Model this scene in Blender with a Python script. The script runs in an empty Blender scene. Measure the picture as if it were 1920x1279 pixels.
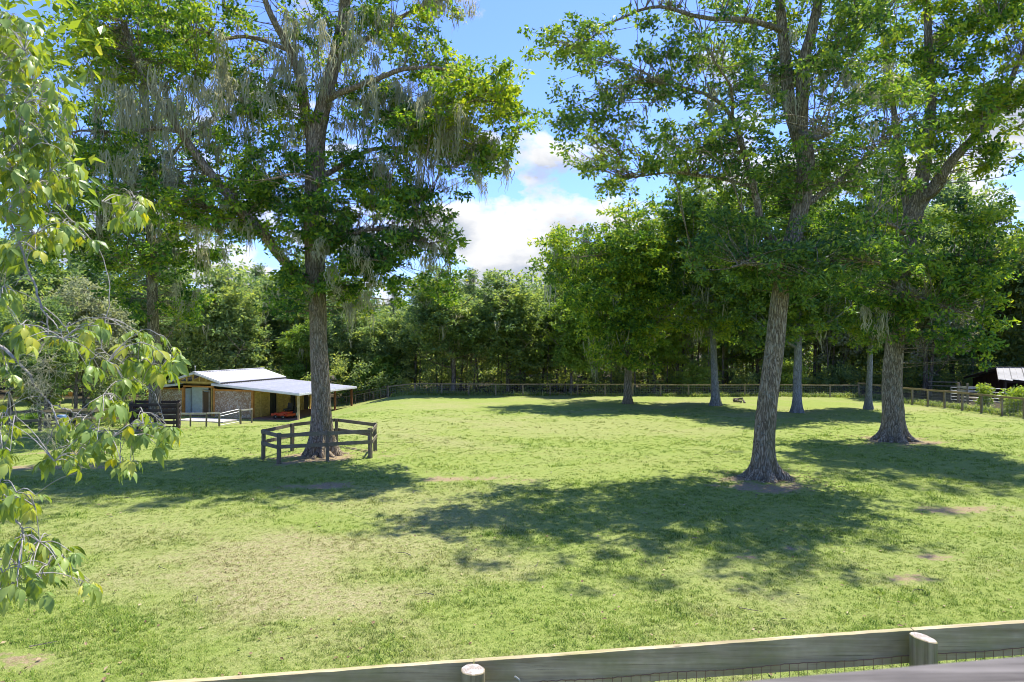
import bpy, math, random
import numpy as np
from mathutils import Vector, Matrix, Euler
rng = np.random.default_rng(7)
random.seed(7)
S = bpy.context.scene
COL = S.collection
R = math.radians

# ------------------------------------------------------------------ camera, sky, sun
CH = 5.0
cam = bpy.data.objects.new('camera', bpy.data.cameras.new('camera'))
COL.objects.link(cam); S.camera = cam
cam.location = (0, 0, CH); cam.rotation_euler = (R(90), 0, 0)
cam.data.lens = 24; cam.data.sensor_width = 36
cam.data.clip_start = 0.05; cam.data.clip_end = 5000
cam.data.dof.use_dof = True; cam.data.dof.focus_distance = 22; cam.data.dof.aperture_fstop = 6.3
F = 1280.0
SUN_DIR = Vector((0.29, 0.33, 1.0)).normalized()
SUN_EL = math.asin(SUN_DIR.z); SUN_AZ = math.atan2(SUN_DIR.x, SUN_DIR.y)

S.view_settings.view_transform = 'Standard'; S.view_settings.look = 'None'
S.view_settings.exposure = 1.8; S.view_settings.gamma = 1; S.view_settings.use_curve_mapping = False
S.render.engine = 'CYCLES'
S.cycles.max_bounces = 10; S.cycles.diffuse_bounces = 6; S.cycles.glossy_bounces = 2
S.cycles.transmission_bounces = 8; S.cycles.transparent_max_bounces = 8
S.cycles.use_denoising = True; S.cycles.denoising_prefilter = 'ACCURATE'
S.cycles.pixel_filter_type = 'BLACKMAN_HARRIS'; S.cycles.filter_width = 0.95
S.cycles.sample_clamp_indirect = 6

class NT:
    """tiny node-tree helper"""
    def __init__(s, tree): s.t = tree; s.t.nodes.clear()
    def n(s, typ, inp=None, **kw):
        nd = s.t.nodes.new(typ)
        for k, v in kw.items(): setattr(nd, k, v)
        if inp:
            for k, v in inp.items():
                if hasattr(v, 'is_linked') or isinstance(v, bpy.types.NodeSocket): s.t.links.new(v, nd.inputs[k])
                else: nd.inputs[k].default_value = v
        return nd
    def link(s, a, b): s.t.links.new(a, b)
    def math(s, op, a, b=0.0, c=None, clamp=False):
        d = {0: a, 1: b}
        if c is not None: d[2] = c
        return s.n('ShaderNodeMath', d, operation=op, use_clamp=clamp).outputs[0]
    def ramp(s, fac, stops, interp='LINEAR'):
        nd = s.n('ShaderNodeValToRGB', {0: fac}); cr = nd.color_ramp; cr.interpolation = interp
        while len(cr.elements) < len(stops): cr.elements.new(0.5)
        for e, (p, c) in zip(cr.elements, stops):
            e.position = p; e.color = (c[0], c[1], c[2], 1) if hasattr(c, '__len__') else (c, c, c, 1)
        return nd.outputs[0]
    def mix(s, fac, a, b, blend='MIX'):
        nd = s.n('ShaderNodeMix', data_type='RGBA', blend_type=blend)
        for k, v in ((0, fac), (6, a), (7, b)):
            if isinstance(v, bpy.types.NodeSocket): s.t.links.new(v, nd.inputs[k])
            else: nd.inputs[k].default_value = (*v, 1) if hasattr(v, '__len__') and len(v) == 3 else v
        return nd.outputs[2]
    def noise(s, vec, scale, detail=3, rough=0.55, dist=0.0, typ='FBM'):
        nd = s.n('ShaderNodeTexNoise', {'Scale': scale, 'Detail': detail, 'Roughness': rough, 'Distortion': dist})
        if vec is not None: s.t.links.new(vec, nd.inputs['Vector'])
        return nd.outputs[0]
    def mapping(s, vec, loc=(0, 0, 0), scale=(1, 1, 1), rot=(0, 0, 0)):
        return s.n('ShaderNodeMapping', {'Vector': vec, 'Location': loc, 'Scale': scale, 'Rotation': rot}).outputs[0]

# sky with fair-weather cumulus low over the horizon
W = bpy.data.worlds.new('World'); S.world = W; W.use_nodes = True
w = NT(W.node_tree)
sky = w.n('ShaderNodeTexSky', sky_type='NISHITA', sun_disc=False, sun_elevation=SUN_EL, sun_rotation=SUN_AZ,
          altitude=10, air_density=1.0, dust_density=0.4, ozone_density=2.5)
tc = w.n('ShaderNodeTexCoord').outputs['Generated']
cn = w.noise(w.mapping(tc, loc=(3.55, 1.2, 0.37), scale=(1.0, 1.0, 1.9)), 8.5, 9, 0.56, 0.1)
cl = w.noise(w.mapping(tc, loc=(3.55, 1.2, 0.41), scale=(1.0, 1.0, 1.9)), 8.5, 5, 0.5, 0.1)
sx = w.n('ShaderNodeSeparateXYZ', {0: tc})
fade = w.n('ShaderNodeMapRange', {0: sx.outputs[2], 1: 0.10, 2: 0.50, 3: 0.05, 4: -0.11}).outputs[0]
for px_, py_, r0_, amp_ in ((985, 385, .095, .14), (890, 430, .085, .12), (940, 480, .14, .12), (1020, 245, .045, .11), (1890, 270, .10, .15), (1740, 380, .10, .12), (420, 520, .10, .10), (1180, 420, .12, .12), (1450, 300, .12, .12)):
    cdir = Vector(((px_ - 960) / F, 1, (640 - py_) / F)).normalized()
    dd_ = w.n('ShaderNodeVectorMath', {0: tc, 1: tuple(cdir)}, operation='DISTANCE').outputs['Value']
    fade = w.math('ADD', fade, w.n('ShaderNodeMapRange', {0: dd_, 1: 0.0, 2: r0_, 3: amp_, 4: 0.0}, interpolation_type='SMOOTHSTEP').outputs[0])
dn_ = w.math('ADD', cn, fade)
dens = w.ramp(dn_, [(0.535, 0.0), (0.58, 0.6), (0.64, 1.0)])
shade = w.ramp(w.math('ADD', cl, w.math('MULTIPLY', dn_, .35)), [(0.66, (2.1, 2.1, 2.12)), (0.75, (1.75, 1.78, 1.84)), (0.85, (1.15, 1.27, 1.5))])
skc = w.mix(1.0, sky.outputs[0], (0.33, 0.395, 0.68), 'MULTIPLY')
bg = w.n('ShaderNodeBackground', {'Color': w.mix(dens, skc, shade), 'Strength': 0.1})
wo = w.n('ShaderNodeOutputWorld'); w.link(bg.outputs[0], wo.inputs[0])
W.node_tree.nodes['Background'].inputs['Strength'].default_value = 0.15

sun = bpy.data.objects.new('sun', bpy.data.lights.new('sun', 'SUN')); COL.objects.link(sun)
sun.data.energy = 2.8; sun.data.angle = R(0.53); sun.data.color = (1.0, 0.94, 0.83)
sun.rotation_euler = SUN_DIR.to_track_quat('Z', 'Y').to_euler()

# ------------------------------------------------------------------ helpers
def at(px, py, D):
    """a photograph pixel (1920 wide) at depth D metres -> world point"""
    return np.array([(px - 960) / F * D, D, CH - (py - 640) / F * D])

def sstep(t): t = np.clip(t, 0, 1); return t * t * (3 - 2 * t)

_ph = np.random.default_rng(3).uniform(0, 6.28, (24, 2))
def wob(x, y, f, amp, k=0):
    a, b = _ph[k]; c, d = _ph[k + 1]
    return amp * (np.sin(x * f + a + 1.3 * np.sin(y * f * .7 + d)) * np.cos(y * f * 1.1 + b + .9 * np.sin(x * f * .6 + c)))

def ground_z(x, y):
    x = np.asarray(x, float); y = np.asarray(y, float)
    pad = (2.02 + 0.07 * np.clip(x, -8, 8)) * (1 - sstep((y - 4.6) / 4.2))
    dip = -1.36 * sstep((y - 37) / 15) * sstep((-x - 9) / 9)
    b = wob(x, y, .23, .05, 0) + wob(x, y, .6, .022, 4) + wob(x, y, 1.7, .009, 8)
    return pad + dip + b * sstep((y - 8) / 6)

def link(o, parent=None):
    COL.objects.link(o)
    if parent is not None: o.parent = parent
    return o

def empty(name, loc, rz=0.0):
    o = bpy.data.objects.new(name, None); o.empty_display_size = .3
    o.location = loc; o.rotation_euler = (0, 0, rz); COL.objects.link(o); return o

def tag(o, label=None, cat=None, group=None, kind=None):
    if label: o['label'] = label
    if cat: o['category'] = cat
    if group: o['group'] = group
    if kind: o['kind'] = kind
    return o

class MB:
    """collects quads and triangles (numpy) for one mesh"""
    def __init__(s): s.v = []; s.q = []; s.t = []; s.n = 0; s.tint = []
    def add(s, v, q=None, t=None, tint=None):
        v = np.asarray(v, float).reshape(-1, 3)
        if q is not None and len(q): s.q.append(np.asarray(q, int).reshape(-1, 4) + s.n)
        if t is not None and len(t): s.t.append(np.asarray(t, int).reshape(-1, 3) + s.n)
        s.v.append(v); s.n += len(v)
        s.tint.append(np.full(len(v), .5) if tint is None else np.broadcast_to(tint, (len(v),)))
        return s
    def box(s, c, size, rz=0.0, tilt=None, tint=None):
        hx, hy, hz = np.array(size) / 2
        p = np.array([[x, y, z] for x in (-hx, hx) for y in (-hy, hy) for z in (-hz, hz)])
        m = np.array((Euler((tilt[0], tilt[1], rz)) if tilt else Euler((0, 0, rz))).to_matrix())
        return s.add(p @ m.T + np.array(c), [[0, 1, 3, 2], [4, 6, 7, 5], [0, 4, 5, 1], [2, 3, 7, 6], [0, 2, 6, 4], [1, 5, 7, 3]], tint=tint)
    def beam(s, a, b, w_, h_, up=(0, 0, 1), tint=None):
        """rectangular bar from a to b; w_ across, h_ along up"""
        a = np.array(a, float); b = np.array(b, float); d = b - a; d = d / np.linalg.norm(d)
        side = np.cross(d, up); side /= np.linalg.norm(side); u = np.cross(side, d)
        p = np.array([e + side * x * w_ / 2 + u * z * h_ / 2 for e in (a, b) for x in (-1, 1) for z in (-1, 1)])
        return s.add(p, [[0, 1, 3, 2], [4, 6, 7, 5], [0, 4, 5, 1], [2, 3, 7, 6], [0, 2, 6, 4], [1, 5, 7, 3]], tint=tint)
    def tube(s, pts, rad, seg=8, cap=True, tint=None):
        pts = np.asarray(pts, float); rad = np.broadcast_to(rad, (len(pts),))
        d = np.gradient(pts, axis=0); d /= np.linalg.norm(d, axis=1)[:, None] + 1e-9
        ref = np.array([1., 0, 0]) if abs(d[0][0]) < .8 else np.array([0, 1., 0])
        u = np.cross(d, ref); u /= np.linalg.norm(u, axis=1)[:, None] + 1e-9
        v_ = np.cross(d, u)
        a = np.arange(seg) * 2 * np.pi / seg
        ring = (u[:, None] * np.cos(a)[None, :, None] + v_[:, None] * np.sin(a)[None, :, None]) * rad[:, None, None] + pts[:, None]
        n = len(pts); i = np.arange(n - 1)[:, None] * seg; j = np.arange(seg)[None]
        q = np.stack([i + j, i + (j + 1) % seg, i + seg + (j + 1) % seg, i + seg + j], -1).reshape(-1, 4)
        V = ring.reshape(-1, 3); T = []
        if cap:
            V = np.vstack([V, pts[0], pts[-1]])
            T = [[n * seg, (k + 1) % seg, k] for k in range(seg)] + [[n * seg + 1, (n - 1) * seg + k, (n - 1) * seg + (k + 1) % seg] for k in range(seg)]
        return s.add(V, q, T, tint=tint)
    def mesh(s, name, mat, smooth=False):
        me = bpy.data.meshes.new(name)
        V = np.concatenate(s.v); q = np.concatenate(s.q) if s.q else np.zeros((0, 4), int); t = np.concatenate(s.t) if s.t else np.zeros((0, 3), int)
        me.vertices.add(len(V)); me.vertices.foreach_set('co', V.astype(np.float32).ravel())
        loops = np.concatenate([q.ravel(), t.ravel()]); me.loops.add(len(loops)); me.loops.foreach_set('vertex_index', loops.astype(np.int32))
        me.polygons.add(len(q) + len(t))
        st = np.concatenate([np.arange(len(q)) * 4, len(q) * 4 + np.arange(len(t)) * 3])
        me.polygons.foreach_set('loop_start', st.astype(np.int32))
        me.polygons.foreach_set('use_smooth', np.full(len(q) + len(t), bool(smooth)))
        at_ = me.attributes.new('tint', 'FLOAT', 'POINT'); at_.data.foreach_set('value', np.concatenate(s.tint).astype(np.float32))
        if mat: me.materials.append(mat)
        me.update(); me.validate(); return me
    def build(s, name, mat, parent=None, smooth=False):
        return link(bpy.data.objects.new(name, s.mesh(name, mat, smooth)), parent)

def unit(a): return a / (np.linalg.norm(a, axis=-1, keepdims=True) + 1e-9)

def spline(pts, n):
    """Catmull-Rom resample of rows (x,y,z,...)"""
    P = np.asarray(pts, float); P = np.vstack([2 * P[0] - P[1], P, 2 * P[-1] - P[-2]])
    m = len(P) - 3; t = np.linspace(0, m - 1e-6, n); i = t.astype(int); f = (t - i)[:, None]
    a, b, c, d = P[i], P[i + 1], P[i + 2], P[i + 3]
    return .5 * (2 * b + (c - a) * f + (2 * a - 5 * b + 4 * c - d) * f ** 2 + (3 * b - a - 3 * c + d) * f ** 3)

# ------------------------------------------------------------------ materials
def new_mat(name):
    m = bpy.data.materials.new(name); m.use_nodes = True; return m, NT(m.node_tree)
def finish(m, t, col, rough=.8, bump=None, bstr=.5, bdist=.02, spec=.3, metal=0.0):
    p = t.n('ShaderNodeBsdfPrincipled', {'Roughness': rough, 'Specular IOR Level': spec, 'Metallic': metal})
    if isinstance(col, bpy.types.NodeSocket): t.link(col, p.inputs['Base Color'])
    else: p.inputs['Base Color'].default_value = (*col, 1)
    if bump is not None:
        b = t.n('ShaderNodeBump', {'Height': bump, 'Strength': bstr, 'Distance': bdist}); t.link(b.outputs[0], p.inputs['Normal'])
    o = t.n('ShaderNodeOutputMaterial'); t.link(p.outputs[0], o.inputs[0]); return m

def leaf_mat(name, stops, trans=.48, gloss=.52, tcol=(1.25, 1.2, .35)):
    m, t = new_mat(name)
    a = t.n('ShaderNodeAttribute', attribute_name='tint').outputs['Fac']
    oi = t.n('ShaderNodeObjectInfo').outputs['Random']
    fac = t.math('ADD', a, t.math('MULTIPLY', t.math('SUBTRACT', oi, .35), .26))
    col = t.ramp(fac, stops)
    tc_ = t.mix(1.0, col, tcol, 'MULTIPLY')
    p = t.n('ShaderNodeBsdfPrincipled', {'Base Color': col, 'Roughness': gloss, 'Specular IOR Level': .28})
    tr = t.n('ShaderNodeBsdfTranslucent', {'Color': tc_})
    mx = t.n('ShaderNodeMixShader', {0: trans, 1: p.outputs[0], 2: tr.outputs[0]})
    o = t.n('ShaderNodeOutputMaterial'); t.link(mx.outputs[0], o.inputs[0]); return m

OAK = leaf_mat('oak_leaves', [(0.0, (.035, .10, .028)), (.25, (.09, .20, .038)), (.5, (.19, .33, .045)), (.74, (.37, .47, .05)), (1.0, (.47, .50, .05))])
OAK2 = leaf_mat('laurel_oak_leaves', [(0.0, (.035, .095, .04)), (.35, (.085, .18, .05)), (.65, (.18, .30, .06)), (1.0, (.36, .44, .075))], gloss=.4)
WOODS = leaf_mat('forest_leaves', [(0.0, (.10, .18, .09)), (.3, (.15, .25, .11)), (.55, (.23, .33, .13)), (.8, (.33, .42, .14)), (1.0, (.44, .49, .13))], trans=.55, tcol=(1.2, 1.15, .5))
PALE = leaf_mat('mossy_grey_leaves', [(0.0, (.15, .18, .12)), (.5, (.28, .32, .20)), (1.0, (.44, .47, .30))], gloss=.65, tcol=(1.15, 1.1, .6))
PINE = leaf_mat('pine_needles', [(0.0, (.045, .10, .04)), (.5, (.10, .19, .06)), (1.0, (.20, .29, .09))], trans=.3)
BRIGHT = leaf_mat('bright_bush_leaves', [(0.0, (.09, .19, .04)), (.5, (.20, .33, .06)), (1.0, (.37, .45, .09))])
HICK = leaf_mat('hickory_leaves', [(0.0, (.14, .23, .06)), (.35, (.24, .35, .09)), (.65, (.35, .45, .12)), (1.0, (.48, .48, .06))], trans=.42, gloss=.36, tcol=(1.3, 1.15, .18))
PALM = leaf_mat('palmetto_leaves', [(0.0, (.04, .10, .04)), (1.0, (.12, .21, .07))])
MOSS = leaf_mat('spanish_moss_fibre', [(0.0, (.22, .23, .14)), (.5, (.38, .385, .255)), (1.0, (.56, .55, .41))], trans=.45, gloss=.9, tcol=(1.1, 1.05, .8))

def bark(name, dark, mid, light, lichen=(.30, .33, .26), lamt=.5, scale=1.0):
    m, t = new_mat(name)
    g0 = t.n('ShaderNodeTexCoord').outputs['Object']
    wp_ = t.n('ShaderNodeTexNoise', {'Vector': t.mapping(g0, scale=(2, 2, 1.2)), 'Scale': 2.2, 'Detail': 4.0}).outputs['Color']
    g = t.n('ShaderNodeVectorMath', {0: g0, 1: t.n('ShaderNodeVectorMath', {0: wp_, 'Scale': .22}, operation='SCALE').outputs[0]}, operation='ADD').outputs[0]
    n1 = t.noise(t.mapping(g, scale=(9 * scale, 9 * scale, 1.6 * scale)), 1.6, 6, .65, .5)
    vo = t.n('ShaderNodeTexVoronoi', {'Vector': t.mapping(g, scale=(16 * scale, 16 * scale, 1.5 * scale)), 'Scale': 1.0, 'Randomness': 1.0}, feature='DISTANCE_TO_EDGE').outputs[0]
    crack = t.ramp(vo, [(0.0, .25), (.3, 1.0)])
    h = t.math('MULTIPLY', crack, n1)
    col = t.ramp(h, [(.13, dark), (.30, mid), (.50, light)])
    li = t.ramp(t.noise(t.mapping(g, scale=(3, 3, 2.2)), 1.7, 5, .7), [(.52, 0.0), (.6, lamt)])
    li2 = t.ramp(t.noise(g, 14, 3, .7), [(.46, 0.0), (.55, 1.0)])
    col = t.mix(t.math('MULTIPLY', li, li2), col, lichen)
    alg = t.ramp(t.noise(t.mapping(g, loc=(5, 2, 0), scale=(1, 1, .35)), 1.1, 3), [(.5, 0.0), (.7, .35)])
    col = t.mix(alg, col, (.10, .12, .045))
    return finish(m, t, col, .95, h, 1.0, .06, .15)
BARK_A = bark('oak_bark_warm', (.12, .09, .055), (.29, .225, .145), (.45, .365, .25), lamt=.45)
BARK_B = bark('oak_bark_grey', (.10, .08, .05), (.255, .21, .13), (.42, .36, .25), lamt=.6)
BARK_C = bark('pale_smooth_bark', (.14, .14, .13), (.27, .28, .26), (.38, .39, .37), lamt=.8)
BARK_F = bark('forest_bark', (.08, .066, .052), (.18, .15, .12), (.30, .26, .215), lamt=.3, scale=.7)
m, t = new_mat('bleached_twigs'); g = t.n('ShaderNodeTexCoord').outputs['Object']
TWIGW = finish(m, t, t.ramp(t.noise(g, 30, 3), [(.3, (.20, .18, .15)), (.7, (.44, .41, .36))]), .8)

def wood(name, a, b, green=None, gamt=.4, scale=1.0, rough=.85, axis=0, knots=False):
    m, t = new_mat(name)
    g = t.n('ShaderNodeTexCoord').outputs['Object']
    oi = t.n('ShaderNodeObjectInfo').outputs['Random']
    off = t.n('ShaderNodeCombineXYZ', {0: t.math('MULTIPLY', oi, 37), 1: t.math('MULTIPLY', oi, 11), 2: 0.0}).outputs[0]
    gv = t.n('ShaderNodeVectorMath', {0: g, 1: off}, operation='ADD').outputs[0]
    sc = [22, 22, 22]; sc[axis] = 1.1
    n1 = t.noise(t.mapping(gv, scale=[x * scale for x in sc]), 1.5, 5, .6, .8)
    col = t.ramp(n1, [(.3, a), (.7, b)])
    st = t.ramp(t.noise(gv, 2.3 * scale, 4, .6), [(.35, .62), (.65, 1.0)])
    col = t.mix(1.0, col, st, 'MULTIPLY')
    if knots:
        kv = t.n('ShaderNodeTexVoronoi', {'Vector': t.mapping(gv, scale=(1.0, 3.0, 2.2)), 'Scale': 2.1, 'Randomness': 1.0}).outputs['Distance']
        col = t.mix(t.ramp(kv, [(.035, .85), (.075, 0.0)]), col, (.06, .04, .025))
        ck = t.noise(t.mapping(gv, scale=(1.1, 60, 60)), 1.2, 4, .7)
        col = t.mix(t.ramp(ck, [(.63, 0.0), (.68, .75)]), col, (.10, .085, .05))
    if green:
        col = t.mix(t.ramp(t.noise(gv, 3.1 * scale, 4, .65), [(.42, 0.0), (.62, gamt)]), col, green)
    return finish(m, t, col, rough, n1, .5, .006, .25)
W_NEAR = wood('weathered_fence_board', (.33, .26, .14), (.60, .50, .31), (.24, .25, .08), .5, knots=True)
W_POSTN = wood('mossy_round_post', (.20, .16, .08), (.44, .37, .22), (.17, .21, .03), .85, axis=2)
W_DECK = wood('grey_deck_wood', (.075, .066, .056), (.25, .23, .205), scale=1.2)
W_OLD = wood('old_grey_brown_wood', (.14, .115, .075), (.28, .235, .165), (.12, .13, .05), .4)
W_OLDP = wood('old_grey_brown_post', (.13, .105, .07), (.27, .22, .155), (.09, .10, .04), .5, axis=2)
W_BLACK = wood('dark_stained_wood', (.035, .028, .022), (.09, .07, .055))
W_TAN = wood('tan_treated_rail', (.28, .215, .12), (.44, .34, .20))
W_TANP = wood('treated_fence_post', (.22, .18, .11), (.38, .31, .20), axis=2)
W_PALE = wood('sun_bleached_rail', (.42, .38, .30), (.60, .56, .47))
W_YEL = wood('yellow_pine_siding', (.50, .36, .10), (.70, .53, .19))
W_ORG = wood('orange_stained_trim', (.45, .20, .05), (.62, .31, .09), axis=2)
W_PINE = wood('fresh_pine_post', (.50, .37, .20), (.66, .52, .32), axis=2)
W_RED = wood('red_brown_post', (.20, .08, .035), (.30, .13, .06), axis=2)
W_SHED = wood('dark_shed_boards', (.035, .022, .018), (.075, .045, .035), axis=2)

m, t = new_mat('cut_post_end'); g = t.n('ShaderNodeTexCoord').outputs['Object']
rg = t.n('ShaderNodeTexWave', {'Vector': g, 'Scale': 22, 'Distortion': 2.5, 'Detail': 2}, wave_type='RINGS', rings_direction='Z').outputs[0]
blot = t.ramp(t.noise(g, 16, 4, .7), [(.48, 0.0), (.56, .6)])
ENDG = finish(m, t, t.mix(blot, t.mix(rg, (.24, .205, .165), (.32, .28, .23)), (.5, .49, .46)), .9, rg, .3, .003)

m, t = new_mat('white_metal_roof'); g = t.n('ShaderNodeTexCoord').outputs['Object']
dirt = t.ramp(t.noise(t.mapping(g, scale=(1, 1, 1)), 1.4, 5, .65), [(.35, (.58, .585, .59)), (.7, (.70, .70, .70))])
ROOF = finish(m, t, dirt, .5, None, spec=.3)
m, t = new_mat('grey_metal_roof'); g = t.n('ShaderNodeTexCoord').outputs['Object']
ROOFG = finish(m, t, t.ramp(t.noise(g, 1.1, 5, .65), [(.35, (.20, .205, .215)), (.7, (.30, .305, .315))]), .4, spec=.5)
m, t = new_mat('river_stone_facing'); g = t.n('ShaderNodeTexCoord').outputs['Object']
gd = t.n('ShaderNodeVectorMath', {0: g, 1: t.n('ShaderNodeTexNoise', {'Vector': g, 'Scale': 6.0}).outputs['Color']}, operation='ADD').outputs[0]
v1 = t.n('ShaderNodeTexVoronoi', {'Vector': gd, 'Scale': 7.5, 'Randomness': .95})
v2 = t.n('ShaderNodeTexVoronoi', {'Vector': gd, 'Scale': 7.5, 'Randomness': .95}, feature='DISTANCE_TO_EDGE').outputs[0]
sc_ = t.n('ShaderNodeSeparateColor', {0: v1.outputs['Color']}).outputs[0]
stc = t.ramp(sc_, [(0.0, (.32, .20, .12)), (.45, (.48, .33, .20)), (.6, (.56, .43, .30)), (.7, (.72, .66, .56)), (1.0, (.80, .77, .70))])
STONE = finish(m, t, t.mix(t.ramp(v2, [(.02, .8), (.07, 0.0)]), stc, (.22, .15, .10)), .85, t.ramp(v2, [(0, 0.0), (.15, 1.0)]), .8, .04)

def flat(name, c, rough=.6, metal=0.0, spec=.4, var=.12):
    m, t = new_mat(name); g = t.n('ShaderNodeTexCoord').outputs['Object']
    a = tuple(x * (1 - var) for x in c); b = tuple(min(1, x * (1 + var)) for x in c)
    return finish(m, t, t.ramp(t.noise(g, 5, 4, .6), [(.3, a), (.7, b)]), rough, metal=metal, spec=spec)
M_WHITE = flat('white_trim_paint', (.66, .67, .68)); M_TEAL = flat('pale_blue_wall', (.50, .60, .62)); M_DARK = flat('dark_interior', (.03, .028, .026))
M_DOOR = flat('brown_door', (.13, .085, .05)); M_STALL = flat('black_grille', (.045, .05, .05), .5); M_RED = flat('red_mower_paint', (.55, .055, .02), .35)
M_BLK = flat('black_rubber', (.025, .025, .025), .7); M_GREY = flat('galvanised_steel', (.42, .43, .44), .45, .6); M_RUST = flat('rusty_wire', (.22, .13, .08), .7, .3)
M_WIRE = flat('galvanised_wire', (.30, .31, .30), .5, .5); M_BLUE = flat('blue_plastic', (.10, .20, .36), .4); M_CONC = flat('pale_concrete', (.45, .42, .38), .9); M_FLOOR = flat('red_brown_earth_floor', (.20, .12, .09), .95)

# ------------------------------------------------------------------ ground
BASES = {}   # tree bases that wear the grass away: name -> (x, y, radius)
HERO_L = at(604, 853, 29.9); HERO_R = at(1434, 897, 24.9); BIG_R = at(1675, 826, 34.4); TREE_2 = at(291, 806, 38.6)
for nm, p, r_ in (('l', HERO_L, 2.0), ('r', HERO_R, 1.15), ('b', BIG_R, 1.9), ('t', TREE_2, 1.4)): BASES[nm] = (p[0], p[1], r_)

def masks(x, y):
    """dirt (bare earth), dry (brownish turf), litter (woodland floor) at ground points"""
    n = wob(x, y, 1.9, .5, 10) + wob(x, y, 4.3, .35, 12) + wob(x, y, .8, .5, 14)
    dirt = np.zeros_like(x)
    for (bx, by, br) in BASES.values():
        d = np.hypot((x - bx) / 1.25, y - by); dirt = np.maximum(dirt, sstep(1.15 - .8 * d / br + .5 * n))
    spots = [(1525, 1028, 1.0, .55), (1690, 1085, .65, .45), (1400, 1045, .6, .3), (1800, 955, 1.8, .6), (880, 900, 2.4, .7), (640, 912, 2.2, .6), (820, 903, 1.3, .4),
             (10, 1240, .5, .35), (1440, 915, 2.0, .8), (90, 880, 3, .7), (130, 850, 2.4, .6), (1745, 1048, .7, .25)]
    for px, py, rx, ry in spots:
        D = CH * F / (py - 640); cx = (px - 960) / F * D
        dirt = np.maximum(dirt, .85 * sstep(.95 - .62 * np.hypot((x - cx) / rx, (y - D) / ry) + .55 * n))
    dry = sstep(.32 + .45 * n + wob(x, y, .33, .42, 16)) * .55
    for px, py, rx, ry, a in [(500, 1060, 3.2, 3.0, .85), (560, 1120, 2.6, 1.3, .85), (300, 1000, 3.0, 2.2, .5), (240, 1090, 1.6, 1.2, .5), (850, 960, 3.0, 2.6, .55), (700, 930, 4.2, 2.6, .7), (760, 1030, 2.6, 2.0, .6), (880, 1060, 1.8, 1.4, .5), (160, 930, 3, 1.6, .55),
                              (1080, 800, 9, 5, .35), (700, 800, 8, 5, .35), (1750, 960, 3, 1.4, .5), (1650, 1090, 1.2, .6, .5), (1300, 1060, 2.0, .8, .3), (1850, 1060, 2, .8, .3)]:
        D = CH * F / (py - 640); cx = (px - 960) / F * D
        dry = np.maximum(dry, a * sstep(1.35 - np.hypot((x - cx) / rx, (y - D) / ry) + .38 * n))
    for (bx, by, br) in BASES.values(): dry = dry * (1 - .95 * sstep(1.5 - np.hypot((x - bx + 2) / 8, (y - by + 3) / 7)))
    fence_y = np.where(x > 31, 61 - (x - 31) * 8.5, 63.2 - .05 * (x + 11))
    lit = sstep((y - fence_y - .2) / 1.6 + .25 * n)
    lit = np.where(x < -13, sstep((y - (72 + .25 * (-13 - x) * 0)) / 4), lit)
    return dirt, dry, lit

def axis(lo, hi, fine_lo, fine_hi, step, grow=1.16):
    a = list(np.arange(fine_lo, fine_hi + step / 2, step)); s_ = step; x = a[-1]
    while x < hi: s_ *= grow; x += s_; a.append(x)
    s_ = step; x = a[0]
    while x > lo: s_ *= grow; x -= s_; a.insert(0, x)
    return np.array(a)
xs = axis(-1500, 1500, -34, 38, .36); ys = axis(-400, 2500, 3.5, 70, .30)
GX, GY = np.meshgrid(xs, ys); GZ = ground_z(GX, GY)
mb = MB(); nx = len(xs); ny = len(ys)
i, j = np.meshgrid(np.arange(ny - 1), np.arange(nx - 1), indexing='ij'); k = (i * nx + j).ravel()
mb.add(np.stack([GX, GY, GZ], -1).reshape(-1, 3), np.stack([k, k + 1, k + nx + 1, k + nx], -1))
m, t = new_mat('lawn_and_earth')
g = t.n('ShaderNodeNewGeometry').outputs['Position']
aD = t.n('ShaderNodeAttribute', attribute_name='dirt').outputs['Fac']; aY = t.n('ShaderNodeAttribute', attribute_name='dry').outputs['Fac']; aL = t.n('ShaderNodeAttribute', attribute_name='litter').outputs['Fac']
fine = t.noise(g, 26, 6, .75); mid_ = t.noise(t.mapping(g, scale=(1, .8, 1)), 2.1, 6, .68, .6); big = t.noise(g, .28, 4, .6)
gc = t.ramp(fine, [(.25, (.055, .095, .018)), (.5, (.18, .24, .045)), (.72, (.33, .36, .10))])
gc = t.mix(t.ramp(mid_, [(.35, 0.0), (.68, .75)]), gc, t.ramp(fine, [(.3, (.13, .19, .03)), (.7, (.36, .38, .12))]))
gc = t.mix(t.ramp(big, [(.35, 0.0), (.65, .5)]), gc, t.mix(.5, gc, (.20, .26, .07)))
dc = t.ramp(fine, [(.3, (.15, .13, .065)), (.52, (.33, .28, .155)), (.75, (.48, .41, .26))])
ec = t.ramp(fine, [(.3, (.16, .12, .06)), (.6, (.33, .255, .15)), (.8, (.46, .38, .25))])
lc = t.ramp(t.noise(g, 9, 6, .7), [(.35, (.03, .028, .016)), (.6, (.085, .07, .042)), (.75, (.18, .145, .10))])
col = t.mix(t.math('MULTIPLY', aY, t.ramp(t.noise(g, 6.5, 5, .7), [(.34, .25), (.6, 1.0)])), gc, dc)
col = t.mix(t.ramp(t.math('ADD', aD, t.math('MULTIPLY', t.math('SUBTRACT', t.noise(g, 5, 6, .75), .5), 2.2)), [(.48, 0.0), (.8, 1.0)]), col, ec)
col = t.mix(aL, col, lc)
GROUND = finish(m, t, col, .95, t.math('ADD', fine, t.math('MULTIPLY', mid_, 1.5)), .8, .05, .1)
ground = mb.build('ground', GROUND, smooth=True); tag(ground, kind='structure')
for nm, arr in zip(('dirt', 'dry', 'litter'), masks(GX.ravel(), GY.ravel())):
    ground.data.attributes.new(nm, 'FLOAT', 'POINT').data.foreach_set('value', arr.astype(np.float32))

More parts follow.
